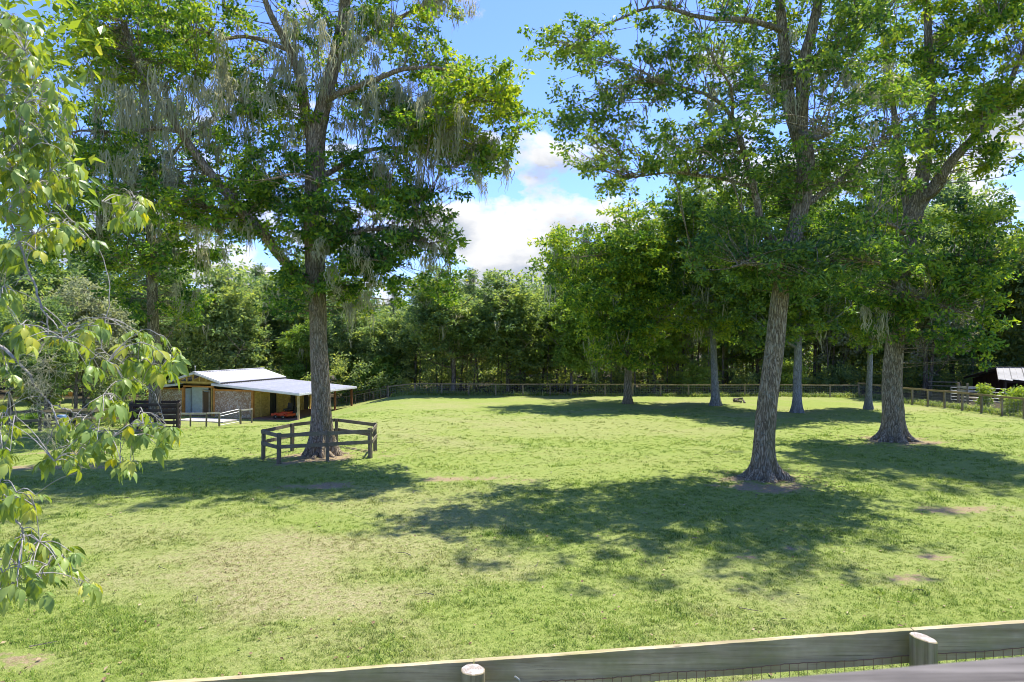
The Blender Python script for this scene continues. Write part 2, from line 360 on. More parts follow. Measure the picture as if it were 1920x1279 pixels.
# ------------------------------------------------------------------ foliage primitives
def leaf_cloud(mb, centers, n_per, spread,  L=.18, Wd=.075, tone=None, flat_=.55, up=.75, rg=rng, jit=.20, droop=.25):
    """leaves scattered round clump centres; each leaf a slightly folded kite"""
    C = np.repeat(centers, n_per, axis=0); N = len(C)
    sp = np.repeat(np.broadcast_to(spread, (len(centers),)), n_per)
    off = rg.normal(size=(N, 3)); off = unit(off) * (rg.random((N, 1)) ** .45)
    off *= np.array([1, 1, flat_])
    P = C + off * sp[:, None]
    nrm = unit(rg.normal(size=(N, 3)) * .75 + np.array([0, 0, up]) + off * .5)
    a = rg.normal(size=(N, 3)) + off * .8; a[:, 2] -= droop; a = unit(a - nrm * (a * nrm).sum(1, keepdims=True))
    w_ = np.cross(a, nrm); l = L * rg.uniform(.6, 1.25, (N, 1)); wd = Wd * rg.uniform(.7, 1.3, (N, 1))
    mid_ = P + a * l * .45
    v = np.stack([P, mid_ + w_ * wd * .5 + nrm * wd * .18, P + a * l, mid_ - w_ * wd * .5 + nrm * wd * .18], 1).reshape(-1, 3)
    q = np.arange(N * 4).reshape(N, 4)
    tn = np.repeat(tone if tone is not None else np.full(len(centers), .45), n_per) + rg.normal(size=N) * jit
    mb.add(v, q, tint=np.repeat(np.clip(tn, 0, 1), 4))

def blob_points(n, c, r, rg=rng, shell=.42):
    d = unit(rg.normal(size=(n, 3))) * (rg.random((n, 1)) ** shell) * (1 + .16 * np.abs(rg.normal(size=(n, 1))))
    return np.asarray(c) + d * np.asarray(r)

def moss(mb, anchors, per=(10, 22), length=(.5, 1.6), spread=.22, width=.0125, rg=rng):
    for A in anchors:
        k_ = rg.integers(*per); Lm = rg.uniform(*length)
        s = 8
        x0 = rg.normal(size=(k_, 2)) * spread * np.array([1, .8]); l = Lm * rg.uniform(.35, 1.05, k_)
        tt = np.linspace(0, 1, s)
        path = np.zeros((k_, s, 3)); conv = rg.uniform(.1, .7)
        dr = np.cumsum(rg.normal(size=(k_, s, 2)) * .048, axis=1)
        path[:, :, 0] = x0[:, None, 0] * (1 - (1 - conv) * tt) + dr[:, :, 0]; path[:, :, 1] = x0[:, None, 1] * (1 - (1 - conv) * tt) + dr[:, :, 1]
        path[:, :, 2] = -l[:, None] * tt - np.abs(rg.normal(size=(k_, 1))) * .05
        path += A
        ang = rg.uniform(0, np.pi, k_); wv = np.stack([np.cos(ang), np.sin(ang), np.zeros(k_)], 1)
        wd = width * rg.uniform(.6, 1.6, (k_, 1)) * (np.array([.6, 1.2, 1.5, 1.3, 1.3, .9, .6, .12])[None] * rg.uniform(.6, 1.4, (k_, s)))
        a = path + wv[:, None] * wd[:, :, None]; b = path - wv[:, None] * wd[:, :, None]
        v = np.stack([a, b], 2).reshape(-1, 3)
        base = np.arange(k_)[:, None] * (2 * s) + np.arange(s - 1)[None] * 2
        q = np.stack([base, base + 1, base + 3, base + 2], -1).reshape(-1, 4)
        tn = np.clip(rg.uniform(.15, .75) + rg.normal(size=k_) * .15, 0, 1)
        mb.add(v, q, tint=np.repeat(tn, 2 * s))

def trunk_mesh(mb, pts, rad, seg=56, step=.11, flare=.75, lobes=7, ridge=.035, seed=0, flare_h=.55):
    """pts: world-scale polyline from the ground up; buttressed foot and furrowed bark"""
    rg = np.random.default_rng(seed)
    P4 = np.column_stack([pts, rad]); Ls = np.linalg.norm(np.diff(P4[:, :3], axis=0), axis=1).sum()
    Q = spline(P4, max(6, int(Ls / step))); C = Q[:, :3]; r0 = Q[:, 3]
    d = unit(np.gradient(C, axis=0)); h = C[:, 2] - C[0, 2]
    a = np.arange(seg) * 2 * np.pi / seg
    ph = rg.uniform(0, 6.28, 8)
    lob = .5 + .5 * np.cos(lobes * a + ph[0] + 1.1 * np.sin(a + ph[1]) + .8 * np.sin(2 * a + ph[2]))
    lob = lob ** 1.6
    fl = np.exp(-np.clip(h, 0, None) / flare_h)[:, None]
    rr = r0[:, None] * (1 + flare * fl * (.25 + 1.25 * lob[None]) + .10 * np.exp(-h / 2.2)[:, None] * (lob[None] - .3))
    z = h[:, None]
    rid = np.abs(np.sin(a[None] * 9 + .9 * np.sin(z * 2.1 + a[None] * 3 + ph[3]) + ph[4])) + .6 * np.abs(np.sin(a[None] * 17 + 1.3 * np.sin(z * 3.7 + a[None] * 5 + ph[5])))
    rr = rr * (1 + ridge * (rid - .8) + .05 * np.sin(2 * a[None] + z * .7 + ph[6]) + .03 * np.sin(z * 1.9 + 3 * a[None] + ph[7]))
    ux = np.tile([1., 0, 0], (len(C), 1)); u = unit(ux - d * (ux * d).sum(1, keepdims=True)); v_ = np.cross(d, u)
    ring = C[:, None] + (u[:, None] * np.cos(a)[None, :, None] + v_[:, None] * np.sin(a)[None, :, None]) * rr[:, :, None]
    ring[0, :, 2] -= .25; ring[:, :, 2] = np.where(h[:, None] < .5, np.minimum(ring[:, :, 2], C[:, None, 2] + .05), ring[:, :, 2])
    n = len(C); ii = np.arange(n - 1)[:, None] * seg; jj = np.arange(seg)[None]
    q = np.stack([ii + jj, ii + (jj + 1) % seg, ii + seg + (jj + 1) % seg, ii + seg + jj], -1).reshape(-1, 4)
    mb.add(ring.reshape(-1, 3), q)
    return C, r0

def twigs_to(mb, clumps, nodes, rg=rng, r0=.028, ref=None):
    """thin curved twigs from the nearest limb point to every foliage clump"""
    nodes = np.asarray(nodes)
    for c in clumps:
        dd = nodes - c; dist = np.linalg.norm(dd, axis=1) + np.clip(dd[:, 2], 0, None) * 1.2
        k_ = rg.choice(np.argsort(dist)[:4]); s_ = nodes[k_]; L_ = np.linalg.norm(c - s_)
        if L_ < .25: continue
        mid_ = (s_ + c) / 2 + rg.normal(size=3) * L_ * .12 + np.array([0, 0, L_ * .08])
        tt = np.linspace(0, 1, 5)[:, None]
        P = (1 - tt) ** 2 * s_ + 2 * tt * (1 - tt) * mid_ + tt ** 2 * c + rg.normal(size=(5, 3)) * .03
        mb.tube(P, np.linspace(min(.026, r0 * .35 + .0045 * L_), .004, 5), 4, cap=False)

def roots(mb, n, r, reach, seed):
    rg = np.random.default_rng(seed); a0 = rg.uniform(0, 6.28)
    for k_ in range(n):
        a = a0 + k_ * 2 * np.pi / n + rg.uniform(-.25, .25); L_ = reach * rg.uniform(.5, 1.1)
        tt = np.linspace(0, 1, 7)
        aa = a + np.cumsum(rg.normal(size=7)) * .07; d = r * 1.1 + tt * L_
        z = .34 * r * np.exp(-tt * 3.2) - tt * .10 - .02
        P = np.column_stack([np.cos(aa) * d, np.sin(aa) * d, z])
        mb.tube(P, r * .30 * (1 - tt * .75), 7)

def hero_tree(name, label, base, trunk, limbs, blobs, mat_leaf, mat_bark, moss_spec=None, seed=1, leaf=(.18, .075), n_leaf=62, spread=.55, dens=1.0, flare=.75, group=None, root_n=6, ridge=.035, droop=.25, flare_h=.5):
    """trunk/limbs: rows (px, py, D, diameter_px); blobs: (px, py, rx, ry, D, rz, clumps, tone)"""
    rg = np.random.default_rng(seed); z0 = float(ground_z(base[0], base[1])); org = np.array([base[0], base[1], z0])
    root = empty(name, org); tag(root, label, 'tree', group)
    def rows(R_):
        P = np.array([at(a, b, D) for a, b, D, _ in R_]) - org; r = np.array([w_ / F * D / 2 for _, _, D, w_ in R_]); return P, r
    P, r = rows(trunk); P[0] = (0, 0, 0)
    b = MB(); C, rr = trunk_mesh(b, P, r, seed=seed, flare=flare, ridge=ridge, flare_h=flare_h); roots(b, root_n, r[0], r[0] * 2.6, seed + 5)
    b.build('trunk', mat_bark, root, True)
    nodes = [C[C[:, 2] > 3.2]]
    for L_ in limbs:
        P, r = rows(L_); Q = spline(np.column_stack([P, r]), max(8, len(L_) * 5))
        Q[:, :3] += np.cumsum(rg.normal(size=(len(Q), 3)) * .012, axis=0)
        b = MB(); b.tube(Q[:, :3], Q[:, 3], 14); b.build('branch', mat_bark, root, True); nodes.append(Q[2:, :3])
    nodes = np.vstack(nodes)
    fol = MB(); tw = MB(); ms = MB(); allc = []
    for (px, py, rx, ry, D, rz, n, tone) in blobs:
        c = at(px, py, D) - org; rad = np.array([rx / F * D, rz, ry / F * D])
        n = int(n * dens * (.58 if py < -30 else 1.08)); cl = blob_points(max(4, n // 3), c, rad, rg)
        ax_ = rg.normal(size=(len(cl), 3)) * [.45, .45, .16]                      # leafy sprays: three clumps strung along each twig end
        cl = np.vstack([cl + ax_ * k3 + rg.normal(size=(len(cl), 3)) * .10 for k3 in (-1, 0, 1)])[:n]; n = len(cl)
        # clumps thin out irregularly so that sky shows between them
        keep = np.sin(cl[:, 0] * 1.3 + seed) * np.cos(cl[:, 2] * 1.7 + seed) + .4 * np.sin(cl[:, 0] * 3.1 + cl[:, 2] * 2.3) + rg.normal(size=n) * .35 > -.50
        cl = cl[keep]; tn = tone + .06 + .16 * np.sin(cl[:, 0] * .9 + cl[:, 1] * .7) * np.cos(cl[:, 2] * 1.1) + rg.normal(size=len(cl)) * .10
        leaf_cloud(fol, cl, n_leaf, spread * rg.uniform(.7, 1.25, len(cl)), leaf[0], leaf[1], tn, rg=rg, droop=droop)
        twigs_to(tw, cl, nodes, rg)
        nodes = np.vstack([nodes, cl[::6]])
    tag(tw.build('twigs', mat_bark, root), kind='stuff'); tag(fol.build('foliage', mat_leaf, root), kind='stuff')
    if moss_spec:
        anch = []
        for (px, py, rx, ry, D, rz, n, lmin, lmax) in moss_spec:
            n = int(n * 1.25)
            c = at(px, py, D) - org; A = blob_points(n, c, np.array([rx / F * D, rz, ry / F * D]), rg)
            moss(ms, A, per=(9, 20), length=(lmin * .6, lmax), rg=rg, spread=.10)
        tag(ms.build('spanish_moss', MOSS, root), kind='stuff')
    return root

# ------------------------------------------------------------------ the three great trees and the mossy one
D = 29.9
hero_tree('oak_tree', 'tall mossy oak standing inside the octagonal rail enclosure, thick grey-brown trunk', HERO_L,
    [(604, 853, D, 38), (603, 770, D, 34), (599, 680, D, 33), (596, 590, D, 32), (592, 510, D, 34), (588, 420, D, 34), (590, 330, D, 34), (592, 262, D, 36), (603, 215, D, 30), (618, 150, D, 25), (640, 60, D + .3, 21), (652, -60, D + .4, 16), (660, -170, D, 9)],
    [[(592, 275, D, 24), (576, 232, D, 20), (566, 150, D - .2, 17), (542, 90, D - .4, 14), (505, 20, D - .8, 11), (470, -80, D - 1, 6)],
     [(584, 525, D, 22), (560, 520, D - .2, 21), (530, 490, D - .5, 19), (490, 440, D - 1, 18), (430, 375, D - 1.4, 17), (370, 300, D - 1.6, 15), (330, 240, D - 1.7, 13), (298, 190, D - 1.6, 11), (262, 140, D - 1.5, 9), (235, 50, D - 1.4, 6)],
     [(335, 246, D - 1.7, 9), (290, 240, D - 1.8, 8), (230, 246, D - 2, 7), (170, 240, D - 2.3, 5), (120, 243, D - 2.4, 3)],
     [(600, 192, D, 14), (640, 172, D - .5, 12), (700, 150, D - .9, 10), (760, 128, D - 1.2, 8), (850, 135, D - 1.5, 5), (930, 190, D - 1.6, 2.5)],
     [(595, 340, D, 12), (640, 312, D + .4, 10), (710, 280, D + .9, 7), (790, 285, D + 1.2, 5), (850, 300, D + 1.2, 2.5)],
     [(592, 480, D, 13), (640, 450, D - .7, 10), (700, 430, D - 1.3, 7), (770, 440, D - 1.8, 4), (830, 470, D - 2, 2)],
     [(590, 420, D, 12), (540, 390, D + .8, 9), (470, 350, D + 1.6, 6), (400, 330, D + 2, 3)],
     [(625, 120, D, 13), (690, 70, D + .6, 10), (770, 20, D + 1.2, 7), (850, -10, D + 1.5, 4)],
     [(590, 380, D, 11), (600, 350, D - 1.5, 8), (560, 330, D - 3, 5), (500, 340, D - 4, 3)],
     [(545, 95, D - .4, 9), (470, 70, D + .5, 7), (390, 80, D + 1.2, 5), (320, 70, D + 1.5, 3)]],
    [(600, 395, 165, 75, D - .6, 3.2, 150, .34), (470, 300, 95, 85, D, 2.8, 75, .42), (455, 400, 80, 50, D - 1, 2.2, 50, .38), (700, 430, 105, 60, D - 1.2, 2.4, 75, .34),
     (640, 500, 90, 45, D - .6, 2.0, 60, .30), (540, 560, 70, 40, D - .3, 1.8, 26, .32), (700, 545, 70, 35, D, 1.6, 24, .34), (790, 375, 65, 48, D - 1, 1.6, 38, .36), (800, 470, 52, 38, D - 1.6, 1.5, 24, .33),
     (860, 190, 105, 66, D - 1.3, 2.6, 105, .62), (920, 240, 60, 55, D - 1.4, 1.8, 40, .6), (905, 300, 50, 34, D - 1, 1.5, 26, .45), (770, 250, 90, 66, D, 2.6, 66, .46), (740, 60, 100, 45, D + .6, 2.6, 42, .5), (800, -40, 120, 60, D, 3, 60, .5),
     (700, 180, 90, 50, D + 1.4, 1.8, 34, .45), (600, 50, 110, 60, D + .5, 3, 50, .5), (560, -70, 160, 70, D, 4, 120, .5), (420, 150, 90, 80, D + 1, 2.4, 52, .46), (300, 60, 160, 80, D - .8, 3.2, 130, .52), (180, 110, 100, 90, D - 1.6, 2.6, 80, .68),
     (330, -60, 190, 80, D - .5, 4, 120, .5), (220, 320, 110, 70, D - 1.6, 2.4, 62, .4), (330, 380, 80, 55, D - 1.3, 2.2, 40, .42), (520, 200, 60, 60, D - .5, 1.6, 26, .45), (690, 330, 80, 45, D + .4, 1.8, 36, .34), (580, 320, 60, 45, D + 1.6, 1.4, 20, .36),
     (830, 120, 70, 50, D + .5, 2, 36, .6), (945, 165, 40, 40, D - 1.5, 1.2, 18, .6), (830, 540, 34, 24, D - 1.6, 1, 8, .4)],
    OAK, BARK_A,
    [(660, 90, 150, 80, D - .5, 3, 46, .6, 2.0), (560, 110, 90, 110, D - .8, 2, 26, .6, 2.0), (500, 190, 90, 90, D - .5, 2.4, 30, .7, 2.0), (890, 290, 60, 50, D - 1.2, 1.4, 24, .4, 1.2), (700, 470, 100, 40, D - 1.2, 2, 22, .4, 1.3), (450, 390, 90, 50, D - 1, 2, 24, .5, 1.5), (600, 470, 90, 50, D - 2.4, 1, 12, .4, 1.2), (740, 190, 90, 50, D - .6, 2.2, 56, .6, 2.0), (820, 230, 80, 60, D - 1.2, 2, 46, .6, 1.8),
     (420, 130, 80, 80, D, 2, 40, .6, 1.8), (280, 190, 130, 60, D - 1.8, 2, 64, .7, 2.2), (250, 330, 120, 60, D - 1.8, 2, 40, .5, 1.6), (780, 320, 80, 50, D - .5, 1.8, 34, .5, 1.4), (620, 545, 120, 24, D - .5, 1.6, 12, .4, 1.3), (790, 440, 60, 50, D - 1.5, 1.3, 26, .5, 1.2),
     (830, 0, 60, 14, D + 1, 1.2, 22, .5, 1.2), (650, 250, 50, 60, D + .2, 1.2, 20, .5, 1.5), (460, 250, 60, 50, D, 1.6, 20, .5, 1.6), (665, 560, 34, 24, D, 1, 5, .8, 1.7)],
    seed=11, n_leaf=36, spread=.36, flare=.75, dens=1.95, leaf=(.22, .105))

D = 24.9
hero_tree('oak_tree', 'leaning bare-trunked oak on the near lawn right of centre, with flared grey foot', HERO_R,
    [(1434, 897, D, 36), (1432, 850, D, 35), (1437, 780, D, 34), (1444, 715, D, 34), (1455, 630, D, 34), (1464, 545, D, 32), (1478, 475, D, 29), (1494, 420, D, 28), (1506, 360, D, 29), (1510, 300, D, 30), (1498, 245, D, 32), (1480, 195, D, 24), (1472, 100, D, 20), (1462, 0, D, 16), (1455, -120, D, 12)],
    [[(1500, 265, D, 26), (1505, 200, D - .2, 23), (1508, 130, D - .4, 21), (1525, 50, D - .6, 18), (1545, -40, D - .8, 13), (1565, -140, D - 1, 7)],
     [(1476, 478, D, 16), (1445, 445, D - .5, 15), (1424, 405, D - .8, 14), (1414, 365, D - 1, 13), (1392, 300, D - 1.2, 11), (1372, 232, D - 1.4, 9), (1335, 190, D - 1.6, 7), (1270, 165, D - 1.8, 4), (1200, 150, D - 2, 2.5)],
     [(1475, 60, D, 12), (1410, 42, D - .6, 10), (1320, 36, D - 1, 8), (1230, 14, D - 1.2, 6), (1150, 40, D - 1.2, 4), (1080, 90, D - 1.2, 2)],
     [(1500, 390, D, 13), (1560, 350, D + .8, 10), (1620, 300, D + 1.4, 6), (1670, 260, D + 2, 3)],
     [(1470, 520, D, 12), (1520, 500, D - 1, 9), (1590, 490, D - 2, 5), (1660, 500, D - 3, 2.5)],
     [(1476, 480, D, 10), (1430, 490, D - 2, 7), (1370, 500, D - 3.6, 4)],
     [(1410, 350, D - 1, 9), (1340, 330, D + .5, 6), (1250, 320, D + 1, 4), (1160, 330, D + 1.2, 2)],
     [(1508, 130, D - .4, 10), (1580, 80, D - 1, 8), (1650, 20, D - 1.8, 5)],
     [(1498, 245, D, 12), (1530, 260, D - 2.5, 9), (1560, 250, D - 5, 5)],
     [(1480, 195, D, 12), (1440, 170, D + 2.5, 9), (1400, 150, D + 5, 5)],
     [(1372, 232, D - 1.4, 6), (1370, 170, D - 2.5, 5), (1330, 110, D - 3.5, 3)]],
    [(1490, 500, 130, 45, D - 1, 3.2, 95, .30), (1385, 450, 95, 68, D - 1, 2.6, 66, .34), (1590, 470, 95, 48, D - 1.5, 2.6, 50, .34), (1240, 105, 155, 75, D - 1.4, 2.6, 66, .48), (1330, 270, 130, 85, D - .8, 3.4, 84, .44), (1170, 290, 90, 60, D + .6, 2.0, 34, .46),
     (1075, 110, 60, 50, D - 1, 1.4, 19, .5), (1120, 210, 75, 50, D - .8, 1.6, 24, .5), (1430, 120, 105, 90, D + 1.6, 2.8, 56, .46), (1580, 120, 90, 100, D - 1, 3.6, 60, .46), (1570, 310, 95, 85, D, 3.4, 62, .40), (1400, 350, 60, 60, D + 2, 2.2, 34, .4),
     (1480, 40, 150, 80, D + 1.2, 3.4, 60, .5), (1450, -90, 220, 80, D - .5, 5.5, 130, .5), (1300, -50, 150, 60, D - 1, 4, 60, .5), (1620, -60, 130, 90, D - 1, 4.5, 70, .5), (1480, 200, 120, 90, D - 3.6, 1.8, 8, .46), (1500, 320, 120, 90, D + 3.6, 2, 40, .4), (1650, 220, 70, 90, D + 1.4, 2.2, 34, .45), (1065, 215, 34, 40, D - 1, .8, 7, .45)],
    OAK2, BARK_B,
    [(1240, 190, 120, 60, D - 1, 1.6, 12, .4, 1.2), (1500, 130, 60, 80, D - .6, 1.2, 10, .5, 1.3), (1600, 160, 60, 60, D - 1, 1.4, 8, .5, 1.2)],
    seed=23, leaf=(.19, .09), n_leaf=36, spread=.34, flare=1.5, flare_h=.28, ridge=.045, dens=2.2)

D = 34.4
hero_tree('oak_tree', 'massive forked oak at right of the lawn with wide flared base, ivy on its trunk', BIG_R,
    [(1675, 826, D, 37), (1674, 770, D, 35), (1673, 720, D, 32), (1677, 640, D, 30), (1684, 560, D, 29), (1696, 480, D, 30), (1710, 410, D, 32), (1722, 365, D, 26), (1735, 300, D, 22), (1745, 200, D, 18), (1740, 60, D, 13), (1735, -80, D, 7)],
    [[(1712, 405, D, 24), (1738, 365, D - .3, 20), (1790, 295, D - .8, 17), (1840, 240, D - 1.2, 14), (1885, 165, D - 1.5, 11), (1920, 90, D - 1.8, 7)],
     [(1708, 410, D, 20), (1694, 340, D + .3, 16), (1684, 260, D + .5, 12), (1670, 150, D + .8, 8), (1655, 50, D + 1, 4)],
     [(1735, 375, D - .3, 9), (1758, 362, D - 1.4, 6), (1775, 345, D - 2, 2.5)],
     [(1690, 520, D, 13), (1740, 490, D - .8, 9), (1800, 480, D - 1.4, 5), (1850, 490, D - 2, 2.5)],
     [(1690, 510, D, 12), (1650, 470, D + .8, 8), (1600, 440, D + 1.4, 4)],
     [(1683, 570, D, 11), (1730, 560, D - 2, 8), (1790, 580, D - 3, 4)],
     [(1700, 440, D, 11), (1690, 430, D - 2.5, 8), (1670, 420, D - 5, 4)]],
    [(1700, 520, 115, 60, D - .5, 3.4, 100, .34), (1800, 510, 75, 55, D - 1.4, 2.6, 50, .33), (1790, 605, 74, 66, D - 2.4, 2.0, 44, .32), (1850, 520, 50, 60, D - 2, 1.6, 24, .36), (1800, 220, 115, 85, D - 1, 3.2, 100, .47), (1700, 120, 105, 110, D + 1.4, 3, 90, .44), (1880, 90, 85, 90, D - 1.5, 3.0, 74, .5),
     (1650, 300, 80, 75, D + .6, 2.8, 52, .42), (1760, 20, 150, 80, D, 4, 100, .5), (1740, -100, 200, 80, D, 5, 110, .5), (1900, -40, 110, 90, D - 1, 4, 60, .5), (1620, 440, 70, 60, D + 1.2, 2.4, 44, .40), (1880, 290, 60, 34, D - 1, 2, 18, .46), (1910, 200, 50, 60, D - 1.5, 2, 26, .5),
     (1690, 600, 34, 40, D - .6, .8, 22, .30), (1670, 400, 70, 70, D - 3, 2, 8, .42), (1860, 430, 60, 40, D - 1.8, 1.8, 22, .42), (1835, 400, 40, 22, D - 2, 1.3, 9, .45)],
    OAK, BARK_B, [(1690, 200, 110, 80, D - .6, 2, 20, .5, 1.4), (1640, 330, 80, 60, D, 2, 22, .6, 1.5), (1640, 600, 40, 40, D - .5, 1, 8, .6, 1.2), (1690, 560, 50, 40, D - 1, 1, 8, .5, 1.2)],
    seed=37, n_leaf=36, spread=.42, leaf=(.25, .12), flare=1.0, flare_h=.38, root_n=8, dens=1.95)

D = 38.6
hero_tree('oak_tree', 'moss-hung oak with straight grey trunk boxed in by the dark plank enclosure near the barn', TREE_2,
    [(291, 806, D, 24), (290, 740, D, 20), (289, 650, D, 19), (286, 570, D, 18), (284, 480, D, 18), (280, 380, D, 17), (275, 250, D, 14), (270, 120, D, 9)],
    [[(284, 500, D, 10), (240, 440, D - .8, 8), (180, 380, D - 1.5, 5), (130, 330, D - 2, 3)],
     [(284, 470, D, 10), (330, 430, D + .5, 7), (380, 380, D + 1, 4)],
     [(283, 420, D, 9), (240, 350, D + 1, 7), (200, 260, D + 1.5, 4)],
     [(279, 340, D, 9), (330, 280, D - 1, 6), (370, 220, D - 1.5, 3)]],
    [(290, 470, 105, 60, D, 3.4, 90, .36), (220, 420, 90, 70, D - .8, 3, 74, .42), (360, 430, 60, 66, D, 2.6, 50, .40), (330, 560, 50, 40, D + .5, 1.8, 26, .36), (250, 560, 44, 34, D - .5, 1.6, 18, .36), (280, 280, 140, 80, D, 3.6, 96, .42), (150, 320, 90, 80, D - 1, 3, 60, .44), (260, 160, 130, 90, D, 4, 90, .5), (110, 440, 60, 60, D - .6, 2, 36, .46), (280, 40, 150, 80, D, 4, 80, .5)],
    OAK, BARK_B, [(240, 400, 130, 60, D - 1, 2.5, 44, .6, 1.9), (380, 440, 50, 50, D - .5, 2, 16, .6, 1.8), (200, 300, 110, 80, D - 1.5, 2.4, 50, .8, 2.4), (320, 550, 60, 24, D - .2, 1.5, 8, .5, 1.3), (110, 360, 60, 60, D - 1.4, 1.6, 20, .6, 1.5)],
    seed=41, n_leaf=36, spread=.46, leaf=(.26, .13), flare=.45, dens=1.5)

# ------------------------------------------------------------------ smaller and farther trees, shared meshes
def kind_meshes(tag_, H_, base_h, rx, clumps, n_leaf, mat, seed, leaf=(.30, .15), tr=.16, style='round', moss_n=0, spread=.85, lean=.0, tone=.42, bark=None):
    """unit tree at real size: (trunk mesh, foliage mesh, moss mesh or None)"""
    rg = np.random.default_rng(seed)
    b = MB(); lx = rg.normal() * .4 + lean; ly = rg.normal() * .3
    tt = np.linspace(0, 1, 7); top = H_ * (.86 if style != 'pine' else .98)
    pts = np.column_stack([lx * tt ** 1.5 + np.sin(tt * 4 + seed) * .12, ly * tt, top * tt]); rad = tr * (1 - .82 * tt)
    C, rr = trunk_mesh(b, pts, rad, seg=14, step=.5, flare=.75, ridge=.03, seed=seed, flare_h=.4)
    nodes = [C[C[:, 2] > base_h * .8]]; cz = (H_ + base_h) / 2; hz = (H_ - base_h) / 2
    nl = 8 if style != 'pine' else 0; cl = []
    for k_ in range(nl):
        z_ = base_h + (H_ * .75 - base_h) * (k_ + .3) / nl; a = k_ * 2.4 + rg.uniform(-.4, .4)
        i0 = np.argmin(abs(C[:, 2] - z_)); s_ = C[i0]; ln = rx * rg.uniform(.55, .95)
        e = s_ + np.array([np.cos(a) * ln, np.sin(a) * ln, ln * rg.uniform(.35, .9)])
        Q = spline([s_, (s_ + e) / 2 + [0, 0, -.1 * ln] + rg.normal(size=3) * .15, e], 7); b.tube(Q, np.linspace(tr * .38, .02, 7), 6, cap=False); nodes.append(Q[2:])
    if style == 'round':
        nb = 9; sub = blob_points(nb, (lx * .7, ly * .7, cz), (rx * .62, rx * .62, hz * .66), rg, .3)
        for s_ in sub:
            cl.append(blob_points(clumps // (nb + 1), s_, (rx * .45, rx * .45, hz * .34), rg, .45))
        cl.append(blob_points(clumps // (nb + 1), (lx * .7, ly * .7, cz), (rx * .8, rx * .8, hz * .85), rg))
    elif style == 'pine':
        for k_ in range(clumps):
            f_ = rg.random() ** .8; z_ = H_ - f_ * (H_ - base_h); rmax = rx * (.15 + .85 * f_ ** .7); a = rg.uniform(0, 6.28); r_ = rmax * rg.random() ** .5
            cl.append(np.array([[lx * z_ / H_ + np.cos(a) * r_, np.sin(a) * r_, z_]]))
    cl = np.vstack(cl); nodes = np.vstack(nodes)
    tb = MB(); twigs_to(b, cl[::3], nodes, rg, .02)
    f = MB(); tn = tone + .15 * np.sin(cl[:, 0] * .8 + seed) * np.cos(cl[:, 2]) + rg.normal(size=len(cl)) * .10
    leaf_cloud(f, cl, n_leaf, spread * rg.uniform(.6, 1.2, len(cl)), leaf[0], leaf[1], tn, rg=rg, flat_=.6 if style == 'round' else .4)
    mm = None
    if moss_n:
        ms = MB(); idx = rg.integers(0, len(cl), moss_n); moss(ms, cl[idx] - [0, 0, .3], per=(6, 14), length=(.6, 2.2), spread=.3, width=.022, rg=rg); mm = ms.mesh('spanish_moss', MOSS)
    return (b.mesh('trunk', bark or BARK_F, True), f.mesh('foliage', mat), mm)

KINDS = {
    'lawn_round': kind_meshes('a', 17.8, 2.8, 6.3, 1500, 34, OAK, 101, (.30, .15), .34, moss_n=30, spread=.5, tone=.5, bark=BARK_B),
    'lawn_tall': kind_meshes('b', 18.5, 4.6, 5.2, 1300, 34, OAK2, 102, (.30, .15), .31, moss_n=40, spread=.5, tone=.52, bark=BARK_C),
    'wood_a': kind_meshes('c', 13.0, 2.2, 3.8, 560, 30, WOODS, 103, (.34, .17), .17, moss_n=10, spread=.58, tone=.48),
    'wood_b': kind_meshes('d', 12.0, 1.5, 3.5, 520, 30, WOODS, 104, (.34, .18), .14, moss_n=0, spread=.58, tone=.58),
    'wood_c': kind_meshes('e', 14.5, 2.6, 3.7, 560, 30, WOODS, 105, (.34, .17), .18, moss_n=26, spread=.58, tone=.40),
    'wood_d': kind_meshes('f', 11.0, 1.4, 3.6, 520, 30, PALE, 106, (.28, .14), .14, moss_n=30, spread=.58, tone=.5),
    'wood_e': kind_meshes('i', 12.0, 1.8, 3.6, 560, 30, BRIGHT, 109, (.34, .17), .15, moss_n=6, spread=.55, tone=.5),
    'pine': kind_meshes('g', 15.0, 5.0, 2.1, 240, 46, PINE, 107, (.34, .045), .15, style='pine', spread=.55, tone=.55),
    'thin': kind_meshes('h', 11.0, 6.0, 1.8, 70, 44, WOODS, 108, (.28, .14), .09, spread=.75, tone=.45),
}
def put_tree(name, kind, x, y, s=1.0, sz=None, rz=None, label='', group=None, mat=None):
    root = empty(name, (x, y, float(ground_z(x, y)) - .05), rng.uniform(0, 6.28) if rz is None else rz); root.scale = (s, s, sz or s)
    tag(root, label, 'tree', group)
    tm, fm, mm = KINDS[kind]
    link(bpy.data.objects.new('trunk', tm), root); tag(link(bpy.data.objects.new('foliage', fm), root), kind='stuff')
    if mm: tag(link(bpy.data.objects.new('spanish_moss', mm), root), kind='stuff')
    return root
def gx(px, D): return (px - 960) / F * D
LG = 'oaks standing on the far lawn'
put_tree('oak_tree', 'lawn_round', gx(1175, 55), 55, 1.0, 1.0, .4, 'round-crowned dark oak on the far lawn, alone left of the leaning oak', LG)
put_tree('oak_tree', 'lawn_tall', gx(1342, 52.5), 52.5, 1.0, 1.0, 1.2, 'slim grey-trunked oak on the far lawn just left of the leaning oak', LG)
put_tree('oak_tree', 'lawn_tall', gx(1498, 47.5), 47.5, .98, .95, 2.9, 'pale grey-trunked oak with swollen foot, just right of the leaning oak', LG)
put_tree('oak_tree', 'lawn_tall', gx(1628, 50.0), 50.0, .75, .95, 4.2, 'small oak on the far lawn close left of the massive forked oak', LG)
